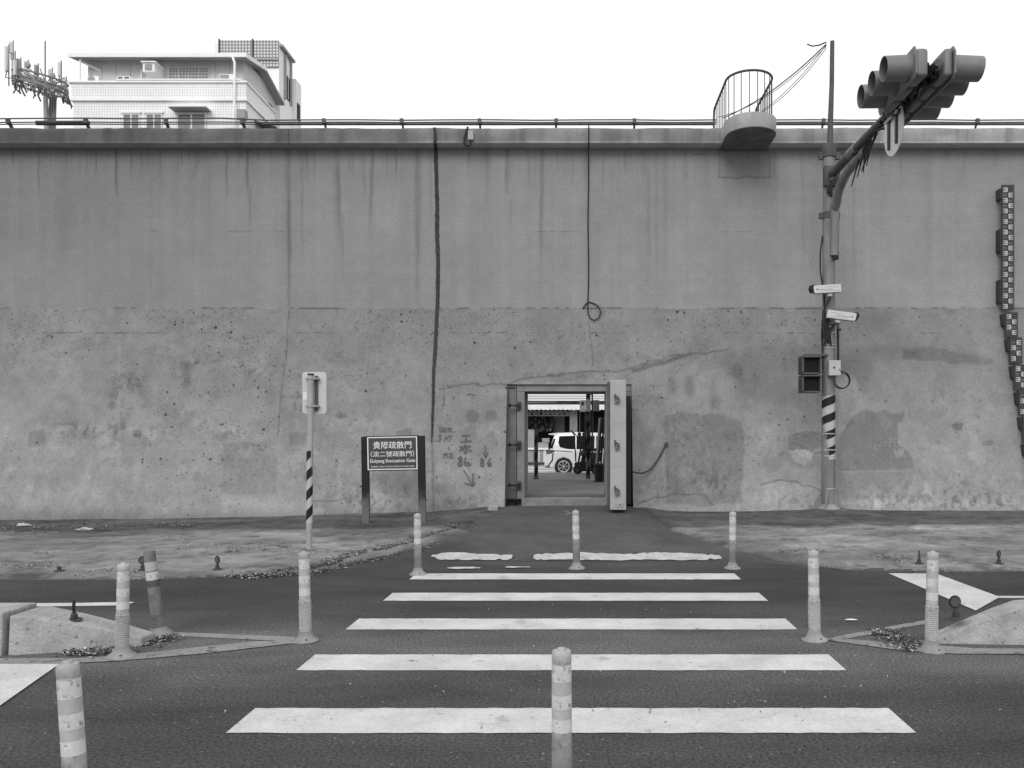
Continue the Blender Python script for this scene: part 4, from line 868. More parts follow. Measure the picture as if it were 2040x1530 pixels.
# ------------------------------------------------------------------ name board of the gate
BYY = 13.65
nb = thing('gate_name_board', 'dark name board on two posts with white Chinese and English lettering', 'sign', tuple(P(785,1040,BYY)))
for (pa, pb) in (((727.5,870),(729.5,1041)),((839,868),(842,1036))):
    t_, b_ = P(*pa, BYY), P(*pb, BYY); b_.z -= .1
    hw = .058; mb = MB(); mb.add([(p.x+i*hw, p.y+j*hw*.7, p.z) for p in (b_, t_) for i, j in ((-1,-1),(1,-1),(1,1),(-1,1))], [(0,3,2,1),(4,5,6,7),(0,1,5,4),(1,2,6,5),(2,3,7,6),(3,0,4,7)])
    mb.build('post', M['board_post'], nb, .006)
rot = R(1.1)                                               # the board hangs slightly out of true
def BP(u, v, y):                                            # board coordinates in photo pixels from its centre
    c = P(783,903,BYY); s = BYY/F; u *= s; v *= -s
    return (c.x+u*math.cos(rot)-v*math.sin(rot), y, c.z+u*math.sin(rot)+v*math.cos(rot))
def brd(u0, u1, v0, v1, y0, y1): return MB().add([BP(u,v,y) for y in (y0,y1) for u, v in ((u0,v0),(u1,v0),(u1,v1),(u0,v1))], [(0,3,2,1),(4,5,6,7),(0,1,5,4),(1,2,6,5),(2,3,7,6),(3,0,4,7)])
brd(-52,52,-35,34.5, BYY-.035, BYY+.03).build('board_frame', M['board_post'], nb)
brd(-49.5,49.5,-32.5,32, BYY-.046, BYY-.036).build('board_panel', M['board'], nb)
bo = MB()
for u0, u1, v0, v1 in ((-49.5,49.5,-33,-31),(-49.5,49.5,30.5,32.5),(-49.5,-47.5,-31,30.5),(47.5,49.5,-31,30.5)): 
    q = brd(u0,u1,v0,v1,BYY-.050,BYY-.0465); bo.add(q.v, q.f)
bo.build('board_border', M['mark'], nb)
def text_on(body, name, size, u, v, width, parent, bold=.012, mtl=None, sq=1.0):
    cu = bpy.data.curves.new(name, 'FONT'); cu.body = body; cu.size = 1; cu.align_x = 'CENTER'; cu.align_y = 'CENTER'; cu.offset = bold; cu.extrude = .004; cu.resolution_u = 3
    ob = bpy.data.objects.new(name, cu); C.objects.link(ob); bpy.context.view_layer.update()
    dg = bpy.context.evaluated_depsgraph_get(); me = bpy.data.meshes.new_from_object(ob.evaluated_get(dg)); bpy.data.objects.remove(ob)
    n = len(me.vertices); co = np.zeros(n*3, np.float32); me.vertices.foreach_get('co', co); co = co.reshape(-1,3)
    w0 = co[:,0].max()-co[:,0].min(); h0 = co[:,1].max()-co[:,1].min(); mid = (co.max(0)+co.min(0))/2
    kx = width/w0; ky = size/h0; out = []
    for x, y, zz in co:
        p = BP(u+(x-mid[0])*kx, v-(y-mid[1])*ky, BYY-.0475-(zz+.004)*.2); out.append(p)
    o0 = Vector(parent['_o']); me.vertices.foreach_set('co', np.array([tuple(Vector(p)-o0) for p in out], np.float32).ravel())
    me.materials.clear(); me.materials.append(mtl or M['mark']); me.update()
    o = bpy.data.objects.new(name, me); C.objects.link(o); o.parent = parent; return o
text_on('貴陽疏散門', 'lettering', 14.5, 0, -16.5, 76, nb, .004)
text_on('（淡二號疏散門）', 'lettering', 11.5, 0, 1, 86, nb, .003)
text_on('Guiyang Evacuation Gate', 'lettering', 9.0, 0, 15.5, 90, nb, .008)
text_on('管理單位 臺北市政府工務局水利工程處 電話', 'small_print', 2.8, 0, 26, 86, nb, .0)

# ------------------------------------------------------------------ flexible delineators
def make_delineator(ribbed):
    t = thing('delineator_post', None, 'bollard')
    MB().lathe([(.100,0),(.102,.008),(.092,.018),(.068,.034),(.052,.06),(.046,.085)], 28).build('base', M['delin_base'], t, smooth=True)
    prof = [(.0445,.07)]
    if ribbed:
        zz = .095
        while zz < .325: prof += [(.0435,zz),(.0475,zz+.003),(.0475,zz+.008),(.0435,zz+.011)]; zz += .0145
    prof += [(.0425,.33),(.0415,.45),(.0395,.66)]
    MB().lathe(prof, 24).build('tube', M['delin'] if ribbed else M['delin_grimy'], t, smooth=True)
    MB().lathe([(.0400,.655),(.0412,.657),(.0412,.692),(.038,.700),(.034,.701),(.030,.7),(.018,.702),(.016,.711),(.001,.712)], 24).build('cap', M['delin'], t, smooth=True)
    for k, (z0, z1) in enumerate(((.575,.645),(.46,.52),(.365,.42))):
        MB().lathe([(.0424-.0018*(z0-.3)/.4+.0007,z0),(.0424-.0018*(z1-.3)/.4+.0007,z1)], 24).build('reflective_band', M['band_white'], t, smooth=True)
    for z0, z1 in ((.522,.573),(.422,.458)):
        MB().lathe([(.0421,z0),(.0418,z1)], 24).build('grey_band', M['band_grey'], t, smooth=True)
    bl_ = MB()
    for k in range(3): a = 2*math.pi*k/3+.9; bl_.lathe([(.009,.018),(.009,.032),(.004,.034)], 8, (.077*math.cos(a), .077*math.sin(a), 0))
    bl_.build('bolt', M['steel_dark'], t)
    return t
dr, dsn = make_delineator(True), make_delineator(False)
spots = [(833,1145,0,1.0,-.6,0,'slim pale delineator at the left corner of the worn far stripe, nearest the name board'),
         (1149,1133,0,1.0,-1.2,0,'scuffed delineator standing in the middle of the ramp before the gate'),
         (1459,1133,0,.97,.5,0,'grimy delineator at the right end of the worn far stripe'),
         (609,1278,1,.99,-1.4,0,'ribbed delineator at the tip of the left painted chevron'),
         (1623,1276,1,1.0,-1.0,0,'ribbed delineator at the tip of the right painted chevron'),
         (243,1308,1,.96,1.3,0,'ribbed delineator in front of the low end of the left median'),
         (1855,1298,1,1.05,1.2,0,'ribbed delineator in front of the low end of the right median'),
         (1120,None,0,1.0,0,3.52,'close delineator with white bands in the middle of the nearest stripe'),
         (160,None,0,1.03,-4.2,3.23,'tilted delineator cut off by the photo edge in the near left corner')]
first = {0: True, 1: True}
for px, py, rib, sc_, lean, Y_, lab in spots:
    proto = dr if rib else dsn
    if first[rib]: o = proto; first[rib] = False
    else: o = copy_tree(proto)
    if py is None: loc = Vector(((px-CX)/F*Y_, Y_, 0))
    else:
        y = F*EYE/(py-CY); gz = ground_z((px-CX)/F*y, y); y = F*(EYE-gz)/(py-CY); loc = Vector(((px-CX)/F*y, y, gz))
    o.location = loc; o.scale = (1,1,sc_); o.rotation_euler = (R(rnd.uniform(-1,1)), R(lean), R(rnd.uniform(0,360)) if abs(lean) < .1 else 0)
    tag(o, lab, 'bollard', 'flexible delineators round the crossing')
od = thing('old_delineator_post', 'dirty old delineator leaning left beside the low end of the left median', 'bollard', (0,0,0), 'flexible delineators round the crossing')
MB().lathe([(.105,0),(.104,.008),(.085,.03),(.065,.05),(.056,.07)], 28).build('base', M['delin_base'], od, smooth=True)
MB().lathe([(.055,.06),(.048,.1),(.0455,.4),(.044,.67),(.041,.685),(.001,.687)], 24).build('tube', M['old_delin'], od, smooth=True)
MB().lathe([(.0462,.455),(.0457,.52)], 24).build('reflective_band', M['band_white'], od, smooth=True)
MB().lathe([(.0464,.40),(.0459,.45)], 24).build('grey_band', M['steel_dark'], od, smooth=True)
MB().lathe([(.0463,.53),(.0456,.60)], 24).build('grey_band', M['band_grey'], od, smooth=True)
y = F*EYE/(1266-CY); od.location = ((318-CX)/F*y, y, 0); od.rotation_euler = (R(2), R(-6.0), 0)

# ------------------------------------------------------------------ small disc reflectors
def reflector(label, loc, rz, lean=0, disc=True, scale=1, kind_=0):
    t = thing('disc_reflector', label, 'reflector', (0,0,0), 'small disc reflectors along the kerb')
    MB().lathe([(.055,0),(.056,.006),(.048,.012),(.02,.016)], 20).build('base', M['dark'], t, smooth=True)
    MB().lathe([(.024,.012),(.024,.05),(.014,.055),(.012,.075 if disc else .055)], 12).build('stalk', M['dark'], t, smooth=True)
    if disc:
        MB().lathe([(.042,-.006),(.045,-.003),(.045,.003),(.042,.006)], 24, (0,0,.118), 'y').build('disc', M['black'], t, smooth=True)
        MB().lathe([(.035,-.0085),(.035,-.0065)], 24, (0,0,.118), 'y').build('reflective_face', M['steel_dark'] if kind_ == 0 else M['lens'], t)
    t.location = loc; t.rotation_euler = (0, R(lean), R(rz)); t.scale = (scale,)*3; return t
def gp(px, py):
    y = F*EYE/(py-CY)
    for _ in range(6):
        gz = ground_z((px-CX)/F*y, y); y = F*(EYE-gz)/(py-CY)
    return Vector(((px-CX)/F*y, y, gz))
reflector('black disc reflector half hidden behind the leaning old delineator', gp(284,1136), 25)
reflector('black disc reflector standing alone on the left verge edge', gp(433,1135), -30)
reflector('black reflector seen edge on, left of the pair on the right verge edge', gp(1831,1123), 66)
reflector('black disc reflector nearest the right edge of the photo on the verge edge', gp(1990,1123), 36)
reflector('broken reflector stump without its disc on the left verge edge', gp(118,1138), 0, disc=False)

# ------------------------------------------------------------------ concrete medians
def median(name, label, sec, gapx=None):
    t = thing(name, label, 'median kerb', sec[0][0]); n = len(sec)
    mb = MB()
    for s in sec: mb.v += [tuple(p) for p in s]
    k = 4
    for i in range(n-1):
        for j in range(k): mb.f.append((i*k+j, i*k+(j+1)%k, (i+1)*k+(j+1)%k, (i+1)*k+j)); mb.m.append(0)
    mb.f += [(0,1,2,3), tuple(range((n-1)*k, n*k))]; mb.m += [0,0]
    mb.build('nose_block', M['kerb'], t, .012, seg=2); return t
# sections: front bottom, front top, back top, back bottom
def sec(x, yf, yb, zt, dx=0): return [(x,yf,-.02),(x,yf+.02,zt),(x+dx,yb-.02,zt),(x+dx,yb,-.02)]
ml = median('median_kerb', 'wedge shaped concrete median end at the left, sloping down to the right', [sec(-3.35,6.36,6.58,.065), sec(-3.6,6.28,6.56,.15), sec(-3.85,6.20,6.54,.22), sec(-4.12,6.12,6.52,.283), sec(-4.19,6.11,6.52,.285)])
l2 = MB(); s0, s1 = sec(-4.225,6.09,6.52,.31), sec(-9.5,5.9,6.35,.31)
l2.add(s0+s1, [(0,1,5,4),(1,2,6,5),(2,3,7,6),(3,0,4,7),(3,2,1,0),(4,5,6,7)]); l2.build('kerb_block', M['kerb'], ml, .012)
mr = median('median_kerb', 'wedge shaped concrete median end at the right, sloping down to the left', [sec(2.72,6.45,6.62,.03,.0), sec(3.0,6.44,6.64,.145), sec(3.25,6.42,6.66,.24), sec(3.43,6.41,6.67,.30), sec(3.75,6.39,6.68,.315), sec(9.5,6.2,6.5,.315)])
reflector('black reflector seen edge on, leaning on the left concrete median', (P(148,0,6.32).x,6.32,P(0,1236,6.32).z), -66, 10, scale=1.0)
reflector('round black reflector facing the camera on the right concrete median', (P(1906,0,6.54).x,6.54,.175), 8, -7, scale=1.12)

# ------------------------------------------------------------------ litter
def leaves(label, spots_, n, smin=.012, smax=.04, name='leaf_litter', cat='leaf litter', light=.16, mid=.35):
    mb = MB(); 
    for i in range(n):
        px, py, sx_, sy_ = rnd.choice(spots_); p = gp(px+rnd.gauss(0,sx_), max(1042, py+rnd.gauss(0,sy_)))
        s = rnd.uniform(smin, smax); a = rnd.uniform(0,6.28); w_ = s*rnd.uniform(.25,.6); ca, sa = math.cos(a), math.sin(a); h = rnd.uniform(.003,.02); c = rnd.uniform(.0,.012); tl = rnd.uniform(-.4,.4)*s
        r_ = rnd.random(); mb.mi = 2 if r_ < light else (1 if r_ < light+mid else 0)
        q = [(-s,0,0),(0,-w_,c),(s,0,tl),(0,w_,c)]; mb.add([(p.x+x*ca-y*sa, p.y+x*sa+y*ca, p.z+h+z_) for x, y, z_ in q], [(0,1,2,3)])
    o = mb.build(name, [M['leaf_d'],M['leaf_m'],M['leaf_l']], None, fix=False); return tag(o, label, cat, kind='stuff')
band = [(505+i*20, 1149-i*1.4-(i**1.6)*.16, 14, 3.0) for i in range(20)]
leaves('band of dry leaves and grit swept along the curved edge of the left verge', [(int(x), y, a, b) for x, y, a, b in [(490,1148,22,3),(530,1146,20,2.5),(570,1141,18,3),(610,1136,18,4),(650,1127,18,5),(690,1118,18,5),(730,1108,18,5),(770,1098,18,5),(810,1088,20,5),(850,1078,22,6),(890,1066,20,6),(920,1054,16,4)]], 4800, .010, .032, light=.16)
leaves('heap of dead leaves against the foot of the left median', [(190,1300,32,4),(160,1303,20,3),(235,1292,15,4),(290,1280,15,5),(330,1272,16,4)], 950, .008,.026)
leaves('heap of dead leaves before the low end of the right median', [(1770,1268,18,6),(1795,1280,20,7),(1820,1290,18,5),(1755,1262,10,3)], 750, .008,.026)
leaves('thin scatter of leaves on the left verge', [(30,1130,40,3),(80,1128,30,3),(80,1103,14,3),(90,1150,40,2),(200,1148,40,2),(260,1138,30,3),(370,1074,30,3),(400,1090,25,4),(500,1093,30,4),(560,1088,10,3),(620,1103,22,4),(460,1100,15,3),(230,1140,30,3)], 900, .006,.022, light=.10)
leaves('leaves and scraps gathered at the foot of the wall on the left', [(40,1050,60,5),(120,1052,50,5),(200,1050,60,4),(340,1046,30,3),(60,1060,60,4)], 800, .008,.03, light=.14)
leaves('thin scatter of leaves on the right verge', [(1780,1115,26,6),(1765,1112,18,5),(1850,1080,30,5),(1560,1105,20,3),(1900,1140,60,3),(1700,1130,40,3),(1790,1060,60,3),(1600,1098,30,3)], 520, .006,.022, light=.12)
leaves('sparse grit and leaf scraps scattered over the asphalt', [(900,1300,500,60),(1200,1400,500,30),(600,1400,400,40),(1100,1230,400,50),(1000,1100,120,30),(1700,1350,200,50)], 260, .004,.014, name='road_grit', light=.3)
def bag(label, px, py, s, seed):
    p = gp(px, py); r2 = random.Random(seed); mb = MB(); n = 12; k = 7; vs = []
    for i in range(k):
        ph = math.pi*i/(k-1)
        for j in range(n):
            a = 2*math.pi*j/n; q = 1+r2.uniform(-.38,.38); vs.append((p.x+s*1.7*q*math.cos(a)*math.sin(ph), p.y+s*.8*q*math.sin(a)*math.sin(ph), p.z+s*.32+s*.35*q*math.cos(ph)))
    mb.add(vs, [(i*n+j, i*n+(j+1)%n, (i+1)*n+(j+1)%n, (i+1)*n+j) for i in range(k-1) for j in range(n)])
    return tag(mb.build('crumpled_bag', M['offwhite'], None, smooth=False), label, 'plastic bag', 'crumpled plastic litter by the wall')
bag('crumpled pale plastic bag lying furthest left at the wall foot', 46, 1049, .075, 1); bag('flattened white plastic bag on the left verge, right of the other bag', 168, 1057, .07, 2)
st_ = MB(); pp = gp(985,1015); st_.cbox((P(982,0,14.6).x,14.6,ground_z(P(982,0,14.6).x,14.6)+.03),(.16,.12,.11),Euler((.1,.2,.5))); tag(st_.build('loose_stone', M['conc'], None, .02), 'small squarish concrete lump on the ground left of the gate', 'stone')
tw_ = MB(); c0 = gp(1149,1133); top = Vector((c0.x-.02, c0.y, c0.z+.66)); r3 = random.Random(4)
for k in range(7): tw_.tube([top+Vector((-.02,-.02,-.03)), top+Vector((-.06,-.03,.01+.01*r3.random())), top+Vector((-.10-.06*r3.random(),-.03+.03*r3.random(),-.02+.07*r3.random()))], [.006,.008,.003], 5)
tag(tw_.build('withered_twig', M['leaf_m'], None), 'withered leafy twig caught on top of the middle delineator', 'twig')
ch_ = MB(); q = gp(1696,1237); ch_.add([(q.x+x*.06,q.y+y*.04,.012) for x, y in ((-1,0),(-.5,.6),(.4,.8),(1,.1),(.5,-.5),(-.6,-.5))]+[(q.x,q.y,.02)], [(i,(i+1)%6,6) for i in range(6)]); tag(ch_.build('paint_flake', M['mark'], None), 'small white flake lying on the asphalt left of the right hand chevron', 'litter')

# ------------------------------------------------------------------ street beyond the gate
ZF = .44
def pole_thing(name, label, cat, px, Y_, z0, z1, r, m, grp=None):
    x = P(px,0,Y_).x; t = thing(name, label, cat, (x,Y_,z0), grp)
    o = MB().tube([(0,0,0),(0,0,z1-z0)], r, 18).build('post', m, None, smooth=True); o.parent = t; return t, x
t, x = pole_thing('striped_post', 'short striped post on the pavement beyond the gate, left of the car', 'post', 1068, 22.7, ZF, ZF+1.36, .055, M['hazard_dull'])
MB().lathe([(.09,ZF),(.09,ZF+.02),(.056,ZF+.05)], 18, (x,22.7,0)).build('foot', M['dark'], t, smooth=True)
t, x = pole_thing('utility_pole', 'dark striped utility pole seen through the gate with meter boxes on it', 'pole', 1172, 22.7, ZF, 5.6, .062, M['hazard_dull'])
for a, b, ya, yb, m_, nm in ((1155,1166.5,797,820,M['white'],'notice_plate'),(1167,1177,796,820,M['boxgrey'],'meter_box'),(1181,1194,797,819,M['pole'],'meter_box')):
    MB().box(tuple(P(a,yb,22.5)), (P(b,0,22.5).x, 22.62, P(0,ya,22.5).z)).build(nm, m_, t, .005)
MB().box(tuple(P(1158,807,22.49)), (P(1163,0,22.49).x,22.499,P(0,800,22.49).z)).build('notice_picture', M['dark'], t)
mb = MB(); mb.tube([(P(1166,0,22.6).x,22.6,ZF+.9),(P(1166,0,22.6).x,22.6,2.3)], .02, 8); mb.tube([(P(1180,0,22.6).x,22.6,1.0),(P(1180,0,22.6).x,22.6,3.2)], .022, 8); mb.build('conduit', M['dark'], t, smooth=True)
mb = MB()
for k in range(6): mb.tube([(x+rnd.uniform(-.1,.1),22.58,2.7+rnd.uniform(-.1,.2)),(x+rnd.uniform(-.12,.12),22.55,2.85),(x+rnd.uniform(-.15,.15),22.6,3.0)], .02, 6)
for k in range(7): mb.tube([(x+rnd.uniform(-.1,.1),22.56,1.3+rnd.uniform(0,.9)),(x+rnd.uniform(-.12,.14),22.52,1.25+rnd.uniform(0,.5)),(x+rnd.uniform(-.1,.1),22.58,1.1)], .014, 6)
mb.build('tied_cable', M['black'], t, smooth=True)
# leaning boards and a bin
lb = thing('leaning_board', 'tall board leaning by the right side of the passage behind the gate', 'board', tuple(P(1192,950,22.0)))
a0, a1 = P(1186,940,21.6), P(1195,832,21.6)
for k, (dx, m_) in enumerate(((0,M['steel']),(.05,M['dark']),(.12,M['dark']),(.19,M['pole']))):
    mb = MB(); mb.add([(p.x+dx+i*.018, p.y+j*.35+.2, p.z) for p in (Vector((a0.x,a0.y,ZF)), a1) for i, j in ((-1,-1),(1,-1),(1,1),(-1,1))], [(0,3,2,1),(4,5,6,7),(0,1,5,4),(1,2,6,5),(2,3,7,6),(3,0,4,7)]); mb.build('plank', m_, lb, .004)
bn = thing('rubbish_bin', 'dark round bin standing at the foot of the leaning board behind the gate', 'bin', (P(1194,0,21.3).x,21.3,ZF))
MB().lathe([(.12,ZF),(.13,ZF+.4),(.135,ZF+.42)], 20, (P(1194,0,21.3).x,21.3,0)).build('bin_body', M['black'], bn, smooth=True); MB().lathe([(.14,ZF+.42),(.135,ZF+.45),(.03,ZF+.48)], 20, (P(1194,0,21.3).x,21.3,0)).build('bin_lid', M['black'], bn, smooth=True)
# scooter on the pavement
sx_, sy_ = P(1160,0,25.6).x, 25.6
sm = thing('parked_scooter', 'dark motor scooter parked behind the striped utility pole', 'scooter', (sx_,sy_,ZF))
def loc(px, py): p = P(px,py,25.6); return (p.x, p.z)
for px in (1151, 1186):
    xx = P(px,0,25.6).x; wh = MB(); wh.lathe([(.08,-.04),(.125,-.045),(.145,-.03),(.145,.03),(.125,.045),(.08,.04)], 24, (xx,sy_,ZF+.148), 'y'); w_o = wh.build('wheel', M['tyre'], sm, smooth=True)
    rm = MB(); rm.lathe([(.07,-.045),(.07,.045)], 20, (xx,sy_,ZF+.148), 'y'); rm.build('wheel_hub', M['steel_dark'], w_o)
bd = MB(); x0_, x1_ = P(1151,0,25.6).x, P(1186,0,25.6).x
bd.prism([(x0_+.08,ZF+.35),(x0_+.18,ZF+.80),(x0_+.10,ZF+.98),(x0_+.18,ZF+1.0),(x0_+.27,ZF+.78),(x0_+.24,ZF+.36),(x1_-.28,ZF+.30),(x1_-.25,ZF+.66),(x1_+.22,ZF+.68),(x1_+.18,ZF+.42),(x1_+.02,ZF+.30),(x1_-.2,ZF+.22),(x0_+.2,ZF+.22)], sy_-.13, sy_+.13); bd.build('body', M['black'], sm, .03, smooth=True)
eb = MB(); eb.prism([(x0_-.12,ZF+.30),(x0_-.08,ZF+.36),(x0_+.20,ZF+.40),(x0_+.45,ZF+.34),(x0_+.42,ZF+.10),(x0_+.12,ZF+.08)], sy_-.10, sy_+.10); eb.build('engine_cover', M['black'], sm, .02, smooth=True)
bd = MB(); bd.prism([(x1_-.42,ZF+.68),(x1_-.38,ZF+.78),(x1_+.2,ZF+.80),(x1_+.24,ZF+.70)], sy_-.12, sy_+.12); bd.build('seat', M['tyre'], sm, .03, smooth=True)
hb = MB(); hb.tube([(x0_+.16,sy_-.32,ZF+1.02),(x0_+.13,sy_-.1,ZF+1.0),(x0_+.13,sy_+.1,ZF+1.0),(x0_+.16,sy_+.32,ZF+1.02)], .018, 8); hb.tube([(x0_,sy_,ZF+.24),(x0_+.12,sy_,ZF+.9)], .03, 8); hb.build('handlebar', M['black'], sm, smooth=True)
for d in (-1,1):
    m_ = MB(); m_.tube([(x0_+.15,sy_+d*.26,ZF+1.0),(x0_+.12,sy_+d*.3,ZF+1.18)], .009, 6); m_.lathe([(.001,-.012),(.055,-.01),(.06,0),(.05,.012)], 16, (x0_+.12+d*.07,sy_+d*.3,ZF+1.22), 'y'); m_.build('mirror', M['black'], sm, smooth=True)
for px in (1158,1166):
    l_ = MB(); p = P(px,903,25.4); l_.lathe([(.001,25.33),(.06,25.34),(.075,25.37),(.07,25.46)], 18, (p.x,0,p.z), 'y'); l_.build('headlight', M['dark'], sm, smooth=True)
mb = MB(); mb.tube([P(1137,857,25.4),P(1144,866,25.4),P(1146,900,25.4),P(1147,920,25.4)], .018, 6); mb.tube([P(1137,857,25.4),P(1150,869,25.4),P(1160,874,25.4)], .014, 6); mb.build('flag_stay', M['black'], sm, smooth=True)
# white people carrier
CYF = 34.4; cz = .04
car = thing('parked_car', 'white compact people carrier seen from the side, its rear at the left, beyond the gate', 'car', (-1.46+2.1,CYF+.8,cz))
def cx2(px): return P(px,0,CYF).x
X0 = cx2(1087)
lowp = [(X0+.03,.26),(X0-.01,.36),(X0+.0,.62),(X0+.05,.92),(X0+.16,1.02),(X0+.6,1.04),(X0+2.9,1.0),(X0+3.75,.93),(X0+4.15,.78),(X0+4.22,.45),(X0+4.18,.26),(X0+3.78,.22),(X0+3.74,.42),(X0+3.62,.6),(X0+3.42,.68),(X0+3.22,.6),(X0+3.10,.42),(X0+3.06,.22)]
wx = cx2(1123)-X0
lowp += [(X0+wx+.37,.22),(X0+wx+.35,.42),(X0+wx+.24,.60),(X0+wx+.0,.69),(X0+wx-.24,.60),(X0+wx-.35,.42),(X0+wx-.37,.26)]
cabp = [(X0+.16,1.0),(X0+.30,1.45),(X0+.36,1.62),(X0+.55,1.70),(X0+1.3,1.725),(X0+2.2,1.70),(X0+2.7,1.62),(X0+3.35,1.12),(X0+3.5,.98)]
def cp(mb, poly, a, b): return mb.prism([(x, z_+cz) for x, z_ in poly], a, b)
cp(MB(), lowp, CYF, CYF+1.66).build('lower_body', M['carpaint'], car, .05, seg=3, smooth=True)
mb = MB(); n = len(cabp); vs = []
for side in (0, 1):
    for x, z_ in cabp: ins = .16*max(0,(z_-1.0))/.7; vs.append((x, CYF+.03+ins if side == 0 else CYF+1.63-ins, z_+cz))
mb.add(vs, [tuple(range(n)), tuple(reversed(range(n,2*n)))]+[(i,i+n,(i+1)%n+n,(i+1)%n) for i in range(n)]); mb.build('cabin', M['carpaint'], car, .04, seg=3, smooth=True)
def cab_pane(name, poly, off, m_, sub=None):
    mb = MB(); mb.add([(x, CYF+.03+.16*max(0,z_-1.0)/.7-off, z_+cz) for x, z_ in poly]+[(x, CYF+.03+.16*max(0,z_-1.0)/.7+.01, z_+cz) for x, z_ in poly],
        [tuple(range(len(poly))), tuple(reversed(range(len(poly),2*len(poly))))]+[(i,i+len(poly),(i+1)%len(poly)+len(poly),(i+1)%len(poly)) for i in range(len(poly))]); return mb.build(name, m_, car)
cab_pane('side_window', [(X0+.52,1.30),(X0+.58,1.12),(X0+.78,1.06),(X0+1.05,1.01),(X0+1.22,1.0),(X0+1.22,1.58),(X0+.56,1.56)], .012, M['glass'])
cab_pane('side_window', [(X0+1.27,1.02),(X0+2.0,1.05),(X0+2.02,1.57),(X0+1.27,1.58)], .012, M['glass'])
cab_pane('side_window', [(X0+2.08,1.05),(X0+3.1,1.07),(X0+2.66,1.52),(X0+2.08,1.57)], .012, M['glass'])
cab_pane('rear_quarter_glass', [(X0+.17,1.06),(X0+.28,1.06),(X0+.40,1.45),(X0+.33,1.45)], .014, M['glass'])
cp(MB(), [(X0+.12,1.62),(X0+.10,1.66),(X0+.55,1.71),(X0+.6,1.66),(X0+.35,1.60)], CYF+.2, CYF+1.46).build('roof_spoiler', M['carpaint'], car, .01)
cp(MB(), [(X0+.05,.82),(X0+.08,1.0),(X0+.34,1.0),(X0+.40,.94),(X0+.22,.84)], CYF-.012, CYF+.2).build('tail_light', M['steel_dark'], car, .01)
cp(MB(), [(X0+.28,.86),(X0+.33,.86),(X0+.30,.55),(X0+.10,.30),(X0+.04,.30),(X0+.25,.58)], CYF-.008, CYF+.05).build('bumper_seam', M['black'], car)
cp(MB(), [(X0-.02,.27),(X0-.02,.34),(X0+.2,.32),(X0+.2,.27)], CYF-.01, CYF+1.6).build('rear_bumper', M['steel_dark'], car, .01)
sl_ = MB(); cp(sl_, [(X0+.40,.955),(X0+1.12,.905),(X0+1.12,.93),(X0+.40,.985)], CYF-.01, CYF+.02); sl_.build('door_rail', M['black'], car)
mb = MB()
for q in (1.25, 2.05, 3.0): cp(mb, [(X0+q,.35),(X0+q+.012,.35),(X0+q+.012,1.0),(X0+q,1.0)], CYF-.004, CYF+.02)
mb.build('door_gap', M['dark'], car)
for q in (wx, 3.42):
    ux = X0+q; t1 = MB(); t1.lathe([(.10,.02),(.215,.015),(.24,-.02),(.29,-.03),(.315,.0),(.315,.16),(.29,.19)], 30, (ux,CYF+.02,cz+.315), 'y'); wo_ = t1.build('wheel', M['tyre'], car, smooth=True)
    r_ = MB(); r_.tube([(ux+.225*math.cos(a_),CYF-.01,cz+.315+.225*math.sin(a_)) for a_ in [2*math.pi*i/30 for i in range(30)]], .02, 6, closed=True)
    
    for k in range(7):
        a = 2*math.pi*k/7
        for d in (-.10,.10): r_.tube([(ux+.04*math.cos(a),CYF-.012,cz+.315+.04*math.sin(a)),(ux+.23*math.cos(a+d),CYF-.012,cz+.315+.23*math.sin(a+d))], .012, 6)
    r_.lathe([(.001,-.045),(.05,-.04),(.055,-.02)], 14, (ux,CYF+.02,cz+.315), 'y'); r_.build('rim', M['rim'], wo_, smooth=True)
    MB().lathe([(.385,.03),(.385,.05)], 24, (ux,CYF+.02,cz+.30), 'y').build('wheel_arch', M['black'], car)
# shops across the street
shop = thing('shop_building', 'low shop building across the street with a ribbed eave, awning and dark open front', 'shop', (0,46.5,.04))
SYY = 46.5
def sz_(py, Y_=SYY): return P(0,py,Y_).z
def sX(px, Y_=SYY): return P(px,0,Y_).x
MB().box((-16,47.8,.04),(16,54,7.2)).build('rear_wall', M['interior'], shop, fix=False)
MB().box((-16,SYY+.02,sz_(783)),(16,54,7.2)).build('upper_wall', M['plaster'], shop, fix=False)
MB().box((-16,SYY-.2,sz_(806)),(16,SYY+1.2,sz_(800))).build('fascia', M['pole'], shop)
mb = MB(); zz = sz_(799.5)
for k in range(6): MB().box((-16,SYY-.62+.02*k,zz+k*.135),(16,SYY-.50+.02*k,zz+.105+k*.135)).build('eave_slat', M['mark'], shop)
MB().box((-16,SYY-.5,zz+.0),(16,SYY-.3,zz+.9)).build('eave_backing', M['steel_dark'], shop)
n = 90; vs = []; a_x = sX(1000, 45.6); b_x = sX(1260, 45.6)
for i in range(n+1):
    s = i/n; x = a_x+(b_x-a_x)*s; sca = abs(math.sin(i*math.pi/3))*.10+rnd.uniform(0,.03); vs += [(x,45.9,sz_(806,45.9)),(x,45.62+.05*math.sin(i*1.3),sz_(815,45.6)-sca*.5)]
MB().add(vs, [(2*i,2*i+1,2*i+3,2*i+2) for i in range(n)]).build('awning', M['cloth'], shop, fix=False)
sb = MB().box((sX(1030),46.3,sz_(829,46.3)),(sX(1135),46.36,sz_(819.5,46.3))).build('shop_sign', M['pole'], shop)
mb = MB(); rr_ = random.Random(3)
for k in range(9):
    xx = sX(1050+k*9.2,46.29); zc_ = sz_(824.4,46.29)
    for q in range(5): mb.box((xx+rr_.uniform(-.07,.05),46.292,zc_+rr_.uniform(-.08,.06)),(xx+rr_.uniform(-.02,.09),46.299,zc_+rr_.uniform(-.06,.08)))
mb.build('faded_lettering', M['interior'], sb)
